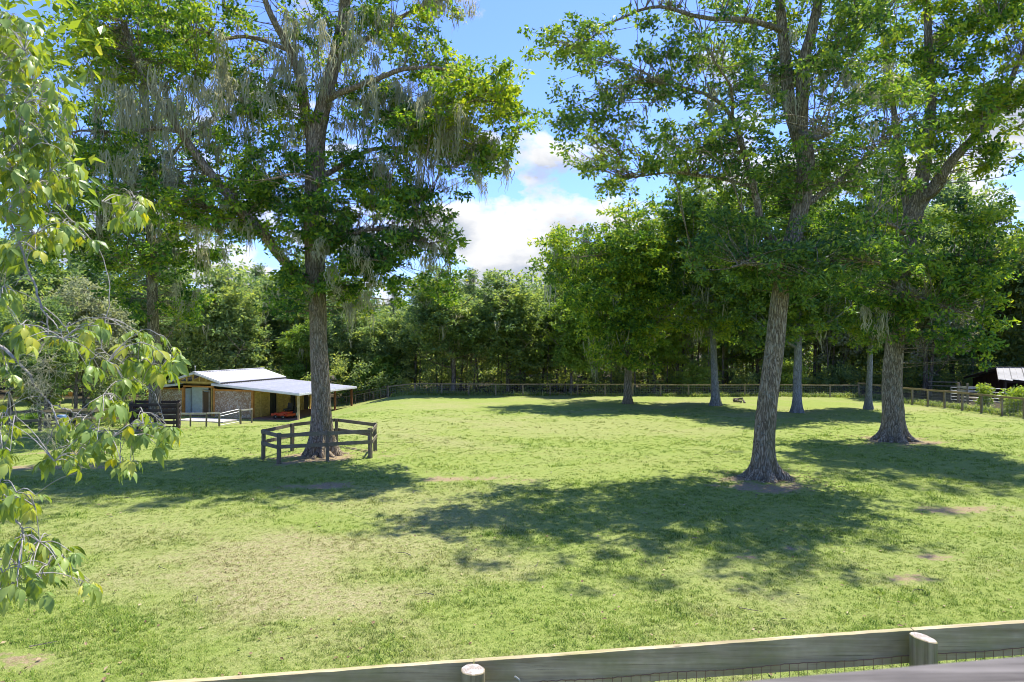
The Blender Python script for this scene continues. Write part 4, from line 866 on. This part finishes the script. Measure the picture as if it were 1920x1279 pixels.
# rails round the left oak
ring = [(gx(494, 28.9), 28.9), (gx(523, 27.8), 27.8), (gx(614, 28.35), 28.35), (gx(694, 29.1), 29.1), (gx(703, 31.1), 31.1), (gx(631, 32.6), 32.6), (gx(548, 30.9), 30.9)]
fence('tree_enclosure', 'weathered two-rail enclosure ringing the mossy oak on the lawn', ring, None, 1.26, [1.17, .70], .13, W_OLDP, W_OLD, (.045, .15), closed=True, side=.085)
# dark plank box round the second oak
ring = [(gx(246, 37.2), 37.2), (gx(333, 37.2), 37.2), (gx(336, 40.2), 40.2), (gx(252, 40.2), 40.2)]
fence('tree_enclosure', 'tall dark five-plank box round the oak near the barn', ring, None, 1.62, [.28, .58, .88, 1.20, 1.52], .12, W_BLACK, W_BLACK, (.04, .15), closed=True, side=.08)
# fences of the left paddock
fence('rail_fence', 'low dark two-rail fence behind the hanging leaves at left', [(gx(-60, 36), 36.0), (gx(75, 37.5), 37.5), (gx(235, 43.5), 43.5)], 3.0, 1.2, [1.12, .62], .13, W_OLDP, W_OLD, (.04, .15))
fence('rail_fence', 'dark post and rail fence in the shade behind the blue barrel', [(gx(-20, 47), 47), (gx(132, 48.5), 48.5), (gx(170, 49), 49), (gx(205, 52), 52)], 2.2, 1.25, [1.15, .7, .3], .14, W_BLACK, W_OLD, (.04, .12))
fence('board_fence', 'orange-topped board fence far back in the left paddock', [(gx(88, 66), 66), (gx(136, 66.3), 66.3)], 1.3, 1.35, [1.22], .08, W_TANP, W_ORG, (.05, .42))
bb = empty('barrel', (gx(116, 44.5), 44.5, zg(gx(116, 44.5), 44.5))); tag(bb, 'small blue plastic barrel standing by the left fence', 'barrel')
b = MB(); zz = np.array([0, .03, .25, .27, .30, .55, .58, .62, .84, .88]); rr_ = np.array([.24, .27, .285, .30, .285, .285, .30, .285, .27, .24]); b.tube(np.column_stack([zz * 0, zz * 0, zz]), rr_, 20); b.build('body', M_BLUE, bb, True)
b = MB(); b.tube([(0, 0, .88), (0, 0, .90)], .2, 16); b.build('lid', M_GREY, bb)
# rails, gate and posts in front of the shed
fence('board_fence', 'short tan board fence with stout posts in front of the shed', [(gx(1797, 53), 53), (gx(1814, 52.3), 52.3), (gx(1850, 52), 52)], 1.6, 1.75, [1.45, 1.18], .15, W_TANP, W_PALE, (.05, .18))
gg = empty('tube_gate', (gx(1783, 54), 54, zg(gx(1783, 54), 54))); tag(gg, 'grey tubular steel gate behind the right fence', 'gate')
x1 = gx(1884, 51) - gx(1783, 54); y1 = -3.0; b = MB()
b.tube(spline([(0, 0, 1.35), (x1 * .5, y1 * .5, 1.4), (x1 * .97, y1 * .97, 1.42), (x1, y1, 1.36), (x1, y1, .5), (x1 * .97, y1 * .97, .42), (0, 0, .4)], 30), .028, 8)
for z_ in (1.12, .88, .64): b.tube([(0, 0, z_), (x1, y1, z_ + .03)], .022, 6)
for f_ in (.0, .34, .67): b.tube([(x1 * f_, y1 * f_, .4), (x1 * f_, y1 * f_, 1.38)], .022, 6)
b.build('gate_frame', M_GREY, gg)
fence('back_rail_fence', 'dark rail fence behind the tubular gate on the right', [(gx(1740, 60), 60), (gx(1800, 58.5), 58.5)], 1.8, 1.5, [1.45, 1.1], .1, W_BLACK, W_OLD, (.04, .1))
fence('yard_fence', 'thin-railed yard fence running right from the tubular gate', [(gx(1884, 51), 51), (gx(1990, 49), 49)], 2.0, 1.15, [1.1], .08, W_BLACK, M_GREY, (.03, .05), .2, 1.0, wr=.005)
# fallen wood on the far lawn
db = empty('fallen_branch', (gx(1385, 55), 55, zg(gx(1385, 55), 55) + .05)); tag(db, 'small heap of broken brown branch pieces on the far lawn', 'branch')
for k_ in range(5):
    rg = np.random.default_rng(k_); b = MB(); a = rg.uniform(0, 3.14); c = np.array([rg.uniform(-.35, .35), rg.uniform(-.2, .2), .06 + .05 * k_]); d_ = np.array([np.cos(a), np.sin(a), rg.uniform(-.1, .5)]) * rg.uniform(.25, .45)
    b.tube(spline([c - d_, c + rg.normal(size=3) * .04, c + d_], 6), np.linspace(.10, .05, 6), 8); b.build('wood_piece', BARK_F, db)
# palmettos near the barn
for q_, (px, D_, s_, lb) in enumerate(((237, 52, 1.5, 'spiky dark palmetto clump at the left end of the barn'), (60, 44, 1.2, 'dark palmetto clump at far left behind the rail fence'))):
    pr = empty('palmetto', (gx(px, D_), D_, zg(gx(px, D_), D_))); tag(pr, lb, 'palmetto'); rg = np.random.default_rng(60 + q_); f = MB()
    for k_ in range(16):
        a = rg.uniform(0, 6.28); el = rg.uniform(.25, 1.2); st = np.array([np.cos(a) * np.cos(el), np.sin(a) * np.cos(el), np.sin(el)]); tip = st * s_ * rg.uniform(.6, .95); f.tube([(0, 0, 0), tip * .5, tip], [.015, .012, .01], 4, cap=False)
        sd = unit(np.cross(st, [0, 0, 1])); up_ = np.cross(sd, st)
        for g_ in np.linspace(-1.3, 1.3, 13):
            dr_ = unit(st * np.cos(g_) + sd * np.sin(g_) + up_ * .1); e = tip + dr_ * .55 * s_ + [0, 0, -.08]; w_ = np.cross(dr_, up_) * .03; mid_ = (tip + e) / 2 + [0, 0, .05]
            f.add([tip, mid_ + w_, e, mid_ - w_], [[0, 1, 2, 3]], tint=rg.random())
    f.build('fronds', PALM, pr)

# ------------------------------------------------------------------ near fence in front of the deck
nf = empty('near_fence', (0, 3.85, zg(0, 3.85))); NZ = zg(0, 3.85)
tag(nf, 'weathered board fence with round posts and rusty wire crossing the bottom foreground', 'fence')
def ntop(x): return 3.201 + .0712 * (x + .214) - NZ      # top of the board at world x
px_posts = [-7.55, -5.1, -2.66, -.214, 2.256, 4.72, 7.2]
for k_, x in enumerate(px_posts):
    zb = zg(x, 3.75) - NZ; zt = ntop(x) - .005; seg = 28; slant = .003 + .010 * (k_ == 4); r_ = .066; a = np.arange(seg) * 2 * np.pi / seg; b = MB()
    wv = 1 + .03 * np.sin(3 * a + k_) + .02 * np.sin(7 * a + 2 * k_)
    zs = np.linspace(zb - .3, zt, 14); V = []
    for q_, z_ in enumerate(zs):
        top = q_ == len(zs) - 1
        V.append(np.column_stack([x + r_ * wv * np.cos(a), -.105 + r_ * wv * np.sin(a), z_ + (-slant * np.cos(a) if top else 0) + 0 * a]))
    V.append(np.column_stack([x + r_ * .93 * wv * np.cos(a), -.105 + r_ * .93 * wv * np.sin(a), zt + .004 - slant * .93 * np.cos(a)]))
    V = np.array(V); n = len(V); ii = np.arange(n - 1)[:, None] * seg; jj = np.arange(seg)[None]
    b.add(V.reshape(-1, 3), np.stack([ii + jj, ii + (jj + 1) % seg, ii + seg + (jj + 1) % seg, ii + seg + jj], -1).reshape(-1, 4)); po = b.build('post', W_POSTN, nf, False)
    b = MB(); c = np.array([0, 0, 0.0]); cap = V[-1] - [x, -.105, zt]; b.add(np.vstack([cap, [[0, 0, .007]]]), t=[[seg, q_, (q_ + 1) % seg] for q_ in range(seg)])
    e = b.build('cut_end', ENDG, po); e.location = (x, -.105, zt)
def board(x0, x1, zc, hgt, y=0.0, name='rail_board'):
    n = 60; xx = np.linspace(x0 + .003, x1 - .003, n); rg = np.random.default_rng(int((x0 + 20) * 10)); b = MB(); V = []
    jag = np.cumsum(rg.normal(size=n)) * .0007; jag -= jag.mean()
    for x, j_ in zip(xx, jag):
        t0 = ntop(x) + zc
        V += [(x, y - .019, t0 - hgt), (x, y + .019, t0 - hgt), (x, y + .019, t0 + j_ * .5), (x, y - .019, t0 + j_)]
    q = [[k_ * 4 + a, k_ * 4 + (a + 1) % 4, k_ * 4 + 4 + (a + 1) % 4, k_ * 4 + 4 + a] for k_ in range(n - 1) for a in range(4)] + [[0, 1, 2, 3], [n * 4 - 4, n * 4 - 1, n * 4 - 2, n * 4 - 3]]
    b.add(V, q); return b.build(name, W_NEAR, nf)
for a, c in zip(px_posts[:-1], px_posts[1:]): board(a, c, 0, .182); board(a, c, -1.02, .14)
b = MB(); xx = np.arange(px_posts[0], px_posts[-1], .052)
for x in xx:
    jx = random.uniform(-.003, .003); b.tube([(x + jx, -.032, ntop(x) - .135), (x + jx + .002, -.034, ntop(x) - .6), (x, -.032, ntop(x) - 1.15)], .0018, 5, cap=False)
for h in (-.135, -.235, -.335, -.435, -.54, -.65, -.77, -.9, -1.04):
    xs_ = np.arange(px_posts[0], px_posts[-1], .026); b.tube(np.column_stack([xs_, -.034 - .003 * np.sin(xs_ * 60.4), [ntop(x) + h + .004 * math.sin(x * 9) + .0015 * math.sin(x * 120) for x in xs_]]), .002 if h < -.14 else .0026, 5, cap=False)
tag(b.build('wire_mesh', M_RUST, nf), kind='stuff')
b = MB(); b.tube([(.05, -.035, ntop(.05) - .155), (.04, -.05, ntop(.05) - .105), (.015, -.055, ntop(.05) - .085)], .006, 6); b.build('wire_end', M_GREY, nf)

# deck and its blurred top rail, just under the camera
dk = empty('deck_railing', (0, 1.1, 3.38)); tag(dk, 'weathered grey deck railing cap blurred in the bottom right corner', 'railing')
p0 = at(1370, 1279, 1.06); p1 = at(1920, 1230, 1.14); dv = p1 - p0
def rp(s_): return p0 + dv * s_
a = rp(-3.6); c = rp(3.0); b = MB(); dd = unit((c - a)); nn = np.array([dd[1], -dd[0], 0]) * .07
o = np.array([0, 1.1, 3.38])
b.beam(a + nn - [0, 0, .02] - o, c + nn - [0, 0, .02] - o, .14, .038); b.build('top_rail', W_DECK, dk)
for k_ in range(27):
    f_ = (k_ + .5) / 27; p_ = a + (c - a) * f_ + nn; b = MB(); b.box((p_[0] - o[0], p_[1] - o[1], (p_[2] - .04 + 3.50) / 2 - o[2]), (.04, .04, p_[2] - .04 - 3.50)); b.build('baluster', W_DECK, dk)
b = MB(); b.beam([a[0] + nn[0], a[1] + nn[1], 3.48] - o, [c[0] + nn[0], c[1] + nn[1], 3.48] - o, .05, .09); b.build('bottom_rail', W_DECK, dk)
dkf = empty('deck', (0, -1, 3.38)); tag(dkf, kind='structure')
b = MB(); b.box((0, 0, 0), (8.4, .138, .035)); me = b.mesh('plank', W_DECK)
for k_ in range(28): o_ = link(bpy.data.objects.new('plank', me), dkf); o_.location = (0, -1.9 + k_ * .144, 0)
for x in (-4, -1.4, 1.4, 4):
    b = MB(); b.box((x, 1.8, -.9), (.14, .14, 1.7)); b.build('post', W_DECK, dkf)

# ------------------------------------------------------------------ hickory whose boughs hang in at the left
HB = np.array([-6.4, 6.2]); hz0 = zg(*HB)
hk = empty('hickory_tree', (HB[0], HB[1], hz0)); tag(hk, 'near hickory at the left edge with big drooping pale green leaves', 'tree')
org = np.array([HB[0], HB[1], hz0]); b = MB()
trunk_mesh(b, np.array([(0, 0, 0), (.1, 0, 2.5), (0, -.1, 5.5), (.15, -.1, 9), (.1, 0, 12)]), np.array([.22, .19, .16, .12, .05]), seg=28, step=.2, seed=5, flare=.5); b.build('trunk', BARK_C, hk, True)
def hp(px, py, D): return at(px, py, D) - org
BR = [  # boughs in the picture, as (px, py, D, diameter in mm)
    [(-280, 420, 5.9, 60), (-120, 350, 5.6, 45), (-20, 400, 5.4, 30), (20, 420, 5.3, 22), (60, 520, 5.2, 17), (78, 575, 5.1, 14), (88, 600, 5.1, 12), (88, 632, 5.1, 10), (70, 668, 5.0, 7)],
    [(78, 575, 5.1, 11), (100, 590, 5.1, 9), (130, 625, 5.1, 7), (160, 660, 5.1, 4)],
    [(88, 590, 5.1, 9), (112, 620, 5.0, 7), (120, 645, 5.0, 5)],
    [(-280, 600, 5.6, 50), (-140, 620, 5.3, 40), (-20, 640, 5.1, 28), (45, 690, 5.0, 20), (62, 718, 5.0, 17), (80, 742, 5.0, 14), (97, 762, 5.0, 12), (110, 795, 4.9, 10), (125, 825, 4.9, 9), (147, 862, 4.8, 6), (152, 890, 4.8, 4)],
    [(97, 760, 5.0, 9), (130, 770, 5.0, 8), (150, 778, 5.0, 6), (172, 777, 5.0, 4)],
    [(108, 790, 4.9, 8), (92, 825, 4.9, 7), (86, 842, 4.9, 6), (93, 852, 4.9, 4)],
    [(62, 715, 5.0, 8), (30, 725, 5.0, 7), (18, 735, 5, 5)],
    [(-200, 330, 5.7, 40), (-40, 300, 5.6, 26), (60, 330, 5.6, 18), (120, 400, 5.6, 12), (188, 470, 5.7, 8), (205, 560, 5.6, 8), (190, 650, 5.5, 9), (228, 680, 5.5, 8), (255, 712, 5.4, 6), (290, 740, 5.3, 5), (310, 800, 5.3, 4)],
    [(150, 778, 5.0, 7), (165, 800, 4.95, 6), (205, 815, 4.95, 5), (250, 815, 5.0, 4)],
    [(-200, 900, 4.6, 36), (-60, 930, 4.4, 22), (0, 955, 4.3, 16), (38, 985, 4.3, 12), (44, 1010, 4.3, 10), (62, 1025, 4.3, 7), (110, 1040, 4.3, 4)],
    [(44, 1010, 4.3, 9), (36, 1045, 4.3, 7), (26, 1060, 4.25, 5)],
    [(-160, 1080, 4.3, 24), (-40, 1060, 4.2, 14), (0, 1048, 4.2, 10), (30, 1055, 4.2, 6), (80, 1085, 4.2, 4)],
    [(-240, 80, 6.0, 50), (-100, 60, 5.9, 36), (-10, 90, 5.8, 24), (60, 150, 5.8, 14), (120, 220, 5.8, 7), (140, 290, 5.8, 4)],
    [(-220, 240, 5.6, 40), (-60, 220, 5.4, 26), (10, 260, 5.3, 18), (70, 330, 5.3, 11), (95, 400, 5.3, 6)],
    [(190, 380, 5.6, 8), (230, 385, 5.6, 6), (258, 395, 5.6, 4)],
]
tips = []
for L_ in BR:
    P = np.array([hp(a, b_, D_) for a, b_, D_, _ in L_]); r_ = np.array([q_[3] / 2000 for q_ in L_]); 
    if L_[0][0] <= -150:
        za = P[0][2]; P = np.vstack([[(.0, 0, za - .6)], P]); r_ = np.concatenate([[r_[0] * 1.2], r_])
    Q = spline(np.column_stack([P, r_]), len(P) * 5); Q[:, :3] += rng.normal(size=(len(Q), 3)) * .004
    b = MB(); b.tube(Q[:, :3], np.clip(Q[:, 3], .0015, None), 8); b.build('branch', TWIGW, hk, True)
# compound leaves: five drooping leaflets, arched and folded along the midrib
def leaflet(mbb, o_, d_, n_, L_, Wd, bend, tint):
    d_ = unit(np.array(d_, float)); w_ = unit(np.cross(d_, n_)); n_ = np.cross(w_, d_); n = 8
    prof = np.array([.06, .42, .78, .98, 1.0, .80, .42, .02]); s_ = np.linspace(0, 1, n); V = []
    for k_ in range(n):
        dn = -bend * L_ * s_[k_] ** 2; c = o_ + d_ * L_ * s_[k_] * (1 - .15 * bend * s_[k_]) + np.array([0, 0, dn]); hw = prof[k_] * Wd / 2
        wav = .05 * Wd * math.sin(k_ * 2.1)
        V += [c - w_ * hw + n_ * (hw * .32 + wav), c, c + w_ * hw + n_ * (hw * .32 - wav)]
    q = []
    for k_ in range(n - 1):
        a = k_ * 3; q += [[a, a + 1, a + 4, a + 3], [a + 1, a + 2, a + 5, a + 4]]
    mbb.add(V, q, tint=tint)
leafm = []
for v_ in range(9):
    rg = np.random.default_rng(300 + v_); b = MB(); tn = [.12, .25, .4, .5, .6, .35, .7, .5, .97][v_]; droop_ = [.35, .5, .7, .3, .6, .8, .45, .55, .5][v_]
    pet = np.array([(0, 0, 0), (.05, 0, .005), (.10, 0, -.015)]); b.tube(pet, [.002, .0017, .0012], 4, cap=False, tint=.6)
    for (ox, ang, L_, wd) in ((.055, 1.15, .085, .040), (.055, -1.15, .085, .040), (.085, .75, .13, .062), (.085, -.75, .13, .062), (.10, 0.0, .16, .078)):
        an = ang + rg.normal() * .12; leaflet(b, np.array([ox, 0, 0.]), (math.cos(an), math.sin(an), -.25 - droop_ * .5 * rg.uniform(.6, 1.4)), np.array([rg.normal() * .2, rg.normal() * .25, 1.]), L_ * rg.uniform(.85, 1.15), wd * rg.uniform(.85, 1.15), droop_ * rg.uniform(.6, 1.2), np.clip(tn + rg.normal() * .06, 0, 1))
    leafm.append(b.mesh('leaf', HICK, True))
LEAF_AREAS = [  # px, py, rx, ry, D, count
    (30, 130, 42, 90, 5.7, 46), (70, 230, 58, 80, 5.5, 58), (30, 330, 45, 90, 5.3, 46), (100, 330, 42, 50, 5.6, 22), (15, 60, 24, 34, 5.8, 10), (105, 440, 45, 26, 5.4, 12), (40, 470, 42, 42, 5.2, 14), (238, 400, 30, 34, 5.6, 12),
    (30, 400, 34, 20, 5.4, 8), (150, 455, 20, 14, 5.6, 3), (10, 560, 22, 26, 5.1, 6), (50, 640, 26, 24, 5.0, 9), (12, 690, 18, 30, 5.0, 5), (140, 640, 30, 18, 5.1, 7), (175, 615, 22, 16, 5.4, 4), (182, 695, 22, 16, 5.1, 5),
    (262, 645, 38, 22, 5.5, 9), (285, 690, 46, 26, 5.5, 12), (240, 718, 18, 16, 5.4, 4), (205, 768, 26, 20, 5.0, 7), (145, 810, 36, 22, 4.95, 9), (180, 835, 40, 26, 4.95, 10), (130, 862, 36, 26, 4.85, 9), (250, 805, 28, 26, 5.0, 6), (295, 815, 20, 36, 5.3, 7),
    (235, 880, 26, 16, 5.0, 5), (15, 800, 22, 40, 4.8, 8), (45, 950, 34, 20, 4.3, 7), (8, 930, 16, 20, 4.3, 4), (60, 1025, 42, 24, 4.3, 11), (110, 1060, 30, 24, 4.3, 7), (30, 1090, 32, 30, 4.2, 10), (8, 1120, 18, 20, 4.15, 4), (155, 1105, 18, 10, 4.3, 3), (80, 1100, 22, 16, 4.25, 4), (15, 870, 18, 16, 4.6, 4), (330, 672, 12, 14, 5.5, 2)]
tot = 0; place = []
stems = MB(); nodesH = []
for o in [o for o in hk.children if o.name.startswith('branch')]:
    V = np.empty(len(o.data.vertices) * 3, np.float32); o.data.vertices.foreach_get('co', V); nodesH.append(V.reshape(-1, 3)[::8])
nodesH = np.vstack(nodesH)
for (px, py, rx, ry, D_, n) in LEAF_AREAS:
    for k_ in range(int(n * 2.3)):
        a = rng.uniform(0, 6.28); r_ = rng.random() ** .5; p_ = hp(px + math.cos(a) * rx * r_, py - 12 + math.sin(a) * ry * r_, D_ + rng.uniform(-.45, .45))
        dn = np.linalg.norm(nodesH - p_, axis=1); nb_ = nodesH[np.argmin(dn)]
        if dn.min() > .06: stems.tube(spline([nb_, (nb_ + p_) / 2 + [0, 0, .03], p_], 6), np.linspace(.004, .0018, 6), 5, cap=False)
        out = p_ - nb_; az = math.atan2(out[1], out[0]) + rng.normal() * .9 if dn.min() > .03 else rng.uniform(0, 6.28)
        v_ = rng.integers(0, 8) if rng.random() > .10 else 8
        s_ = rng.uniform(.42, .78) * (.88 + .12 * (D_ > 5.2)); M_ = Matrix.LocRotScale(Vector(p_), Euler((rng.normal() * .35, rng.uniform(.0, .85), az)), Vector((s_, s_, s_))); place.append((M_, v_)); tot += 1
        if k_ % 4 == 0: nodesH = np.vstack([nodesH, p_])
tag(stems.build('twigs', TWIGW, hk), kind='stuff')
random.shuffle(place); rest = MB()
for q_, (M_, v_) in enumerate(place):
    if q_ < 298:
        o = bpy.data.objects.new('leaf', leafm[v_]); o.parent = hk; COL.objects.link(o); o.matrix_local = M_
    else:
        me = leafm[v_]; V = np.empty(len(me.vertices) * 3, np.float32); me.vertices.foreach_get('co', V); V = V.reshape(-1, 3) @ np.array(M_.to_3x3()).T + np.array(M_.translation)
        tv = np.empty(len(me.vertices), np.float32); me.attributes['tint'].data.foreach_get('value', tv); rest.add(V, [list(p.vertices) for p in me.polygons], tint=tv)
tag(rest.build('leaves', HICK, hk, True), kind='stuff')
b = MB(); A_ = np.array([hp(80 + rng.normal() * 16, 705 + rng.normal() * 32, 5.0 + rng.normal() * .08) for _ in range(34)] + [hp(88 + rng.normal() * 4, 800 + rng.normal() * 20, 4.95) for _ in range(8)])
for A in A_:
    for _ in range(5):
        p_ = A.copy(); pts = [p_.copy()]; d_ = unit(rng.normal(size=3))
        for s_ in range(6): d_ = unit(d_ + rng.normal(size=3) * .7 + [0, 0, -.25]); p_ = p_ + d_ * .028; pts.append(p_.copy())
        b.tube(pts, .0016, 3, cap=False, tint=.95)
tag(b.build('spanish_moss', MOSS, hk), kind='stuff')
# rest of the crown above and beside the frame, which throws the small shadows on the lawn
b = MB(); cl = np.vstack([blob_points(60, (.6, .6, 7.5), (1.6, 1.8, 2.4), rng), blob_points(40, (-.6, 1.4, 9.5), (2.0, 2.0, 1.8), rng)])
leaf_cloud(b, cl, 26, .45, .17, .085, np.full(len(cl), .45), rg=rng); tag(b.build('foliage', HICK, hk), kind='stuff')

b = MB(); P_ = []
for (bx, by, br) in BASES.values():
    n = 420; a = rng.uniform(0, 6.28, n); r_ = br * (.5 + np.abs(rng.normal(size=n)) * .9); P_.append(np.column_stack([bx + np.cos(a) * r_ * 1.2, by + np.sin(a) * r_]))
n = 900; yy = 9 + 30 * rng.random(n) ** 1.4; P_.append(np.column_stack([rng.uniform(-.75, .75, n) * yy, yy])); P_ = np.vstack(P_)
cl = np.column_stack([P_, ground_z(P_[:, 0], P_[:, 1]) + .03])
leaf_cloud(b, cl, 1, .03, .09, .05, rng.random(len(cl)), rg=rng, up=3.0)
m, t = new_mat('dead_leaves'); tag(b.build('fallen_leaves', finish(m, t, t.ramp(t.n('ShaderNodeAttribute', attribute_name='tint').outputs['Fac'], [(.1, (.11, .065, .03)), (.6, (.26, .18, .09)), (.95, (.38, .30, .18))]), .8)), kind='stuff')
b = MB()
for k_ in range(110):
    y_ = 9 + 26 * random.random() ** 1.3; x_ = random.uniform(-.75, .75) * y_
    if k_ < 60: bx, by, br = list(BASES.values())[k_ % 3]; x_ = bx + rng.normal() * br; y_ = by + rng.normal() * br * .9 - .3
    a = random.uniform(0, 6.28); l_ = random.uniform(.12, .5); z_ = zg(x_, y_) + .03
    b.tube(spline([(x_, y_, z_), (x_ + math.cos(a) * l_ * .5, y_ + math.sin(a) * l_ * .5, z_ + .02), (x_ + math.cos(a + .3) * l_, y_ + math.sin(a + .3) * l_, z_)], 5), np.linspace(.010, .004, 5), 5, cap=False)
tag(b.build('fallen_twigs', BARK_F), kind='stuff')

# ------------------------------------------------------------------ grass: tufts instanced over the lawn
def tuft_obj(name, seed, n=13, h=.06, w_=.006, sp=.06):
    rg = np.random.default_rng(seed); b = MB()
    for k_ in range(n):
        o_ = np.array([rg.normal() * sp * .6, rg.normal() * sp * .6, -.01]); a = rg.uniform(0, 6.28); ln = rg.uniform(.25, 1.3); hh = h * rg.uniform(.5, 1.3)
        d_ = np.array([math.cos(a), math.sin(a), 0]); sd = np.array([-d_[1], d_[0], 0]) * w_ * rg.uniform(.7, 1.3) / 2
        m1 = o_ + d_ * hh * ln * .35 + [0, 0, hh * .6]; e = o_ + d_ * hh * ln + [0, 0, hh * (1.0 - .35 * ln * .6)]
        b.add([o_ - sd, o_ + sd, m1 + sd * .8, m1 - sd * .8, e], [[0, 1, 2, 3]], [[3, 2, 4]], tint=rg.random())
    return bpy.data.objects.new(name, b.mesh(name, GRASS))
m, t = new_mat('grass_blades')
a1 = t.n('ShaderNodeAttribute', attribute_name='tint').outputs['Fac']
dr1 = t.n('ShaderNodeAttribute', attribute_name='gdry', attribute_type='INSTANCER').outputs['Fac']
gpos = t.n('ShaderNodeNewGeometry').outputs['Position']
f_ = t.math('ADD', t.math('MULTIPLY', a1, .5), t.math('MULTIPLY', t.n('ShaderNodeObjectInfo').outputs['Random'], .5))
f_ = t.math('ADD', f_, t.math('MULTIPLY', t.math('SUBTRACT', t.noise(gpos, 1.1, 5, .65), .5), 1.3))
gc = t.ramp(f_, [(.05, (.05, .115, .02)), (.35, (.14, .245, .034)), (.62, (.285, .385, .056)), (.9, (.50, .53, .17))])
dc = t.ramp(f_, [(.1, (.22, .19, .085)), (.6, (.42, .36, .19)), (.95, (.58, .51, .33))])
col = t.mix(dr1, gc, dc)
p = t.n('ShaderNodeBsdfPrincipled', {'Base Color': col, 'Roughness': .6, 'Specular IOR Level': .15}); tr = t.n('ShaderNodeBsdfTranslucent', {'Color': t.mix(1.0, col, (1.1, 1.15, .6), 'MULTIPLY')})
mx = t.n('ShaderNodeMixShader', {0: .35, 1: p.outputs[0], 2: tr.outputs[0]}); o = t.n('ShaderNodeOutputMaterial'); t.link(mx.outputs[0], o.inputs[0]); GRASS = m
tc_col = bpy.data.collections.new('tuft_library')
for q_ in range(5): tc_col.objects.link(tuft_obj('tuft', 500 + q_, n=(13, 16, 11, 18, 14)[q_], h=(.042, .05, .04, .055, .068)[q_]))

def grass_points():
    P = []; 
    for y0, y1, dens in ((8.8, 13, 210), (13, 18, 150), (18, 25, 75), (25, 36, 28), (36, 50, 9)):
        xw = y1 * .78; n = int(dens * 2 * xw * (y1 - y0)); x = rng.uniform(-xw, xw, n); y = rng.uniform(y0, y1, n); k_ = np.abs(x) < y * .77 + .6; P.append(np.column_stack([x[k_], y[k_]]))
    n = 5000; P.append(np.column_stack([rng.uniform(-7, 8, n), rng.uniform(3.2, 9, n)])); return np.vstack(P)
GP = grass_points(); dirt, dry, lit = masks(GP[:, 0], GP[:, 1])
keep = rng.random(len(GP)) > np.clip(dirt * 1.25 + dry * .35, 0, .97); GP = GP[keep]; dry = dry[keep]
sc = rng.uniform(.55, 1.2, len(GP)) * np.where(rng.random(len(GP)) < .05, 1.7, 1.0) * (1 + .35 * wob(GP[:, 0], GP[:, 1], 1.4, 1, 18)) * (1 - .3 * dry) * (1 + np.clip((GP[:, 1] - 16) / 18, 0, 1.3) * .45)
n1 = len(GP)
# tall weeds along the far and side fences
n = 2600; wx = np.concatenate([rng.uniform(-11, 31, n), np.full(900, 0.)]); wy = np.concatenate([63.3 - .052 * (rng.uniform(0, 1, n) * 0 + wx[:n] + 11) + rng.normal(size=n) * .5 + .6, np.full(900, 0.)])
tq = rng.random(900); wx[n:] = 31.4 + 2.2 * tq + rng.normal(size=900) * .25 + .5; wy[n:] = 61 - 18 * tq
kw = (wx > 16) | (wx < -4) | (rng.random(len(wx)) < .3); wx, wy = wx[kw], wy[kw]
GP = np.vstack([GP, np.column_stack([wx, wy])]); sc = np.concatenate([sc, rng.uniform(3.0, 8.5, len(wx))]); dry = np.concatenate([dry, rng.random(len(wx)) * .3])
gm = bpy.data.meshes.new('grass'); gm.vertices.add(len(GP)); gm.vertices.foreach_set('co', np.column_stack([GP, ground_z(GP[:, 0], GP[:, 1])]).astype(np.float32).ravel())
for nm, arr in (('gscale', sc), ('grot', rng.uniform(0, 6.28, len(GP))), ('gdry', np.clip(dry + rng.normal(size=len(GP)) * .12, 0, 1))):
    gm.attributes.new(nm, 'FLOAT', 'POINT').data.foreach_set('value', arr.astype(np.float32))
go = bpy.data.objects.new('grass', gm); COL.objects.link(go); tag(go, 'short sunlit lawn grass with dry brown patches', 'grass', kind='stuff')
ng = bpy.data.node_groups.new('grass_tufts', 'GeometryNodeTree')
ng.interface.new_socket('Geometry', in_out='INPUT', socket_type='NodeSocketGeometry'); ng.interface.new_socket('Geometry', in_out='OUTPUT', socket_type='NodeSocketGeometry')
N = ng.nodes; Lk = ng.links
gi = N.new('NodeGroupInput'); go_ = N.new('NodeGroupOutput'); mp = N.new('GeometryNodeMeshToPoints'); ip = N.new('GeometryNodeInstanceOnPoints'); ci = N.new('GeometryNodeCollectionInfo')
ci.inputs['Collection'].default_value = tc_col; ci.inputs['Separate Children'].default_value = True; ci.inputs['Reset Children'].default_value = True
ip.inputs['Pick Instance'].default_value = True
def nattr(nm):
    a = N.new('GeometryNodeInputNamedAttribute'); a.data_type = 'FLOAT'; a.inputs[0].default_value = nm; return a.outputs[0]
cx_ = N.new('ShaderNodeCombineXYZ'); Lk.new(nattr('grot'), cx_.inputs[2])
Lk.new(gi.outputs[0], mp.inputs[0]); Lk.new(mp.outputs[0], ip.inputs['Points']); Lk.new(ci.outputs[0], ip.inputs['Instance']); Lk.new(cx_.outputs[0], ip.inputs['Rotation']); Lk.new(nattr('gscale'), ip.inputs['Scale'])
Lk.new(ip.outputs[0], go_.inputs[0])
md = go.modifiers.new('tufts', 'NODES'); md.node_group = ng
print('grass tufts', len(GP), 'hickory leaves', tot)
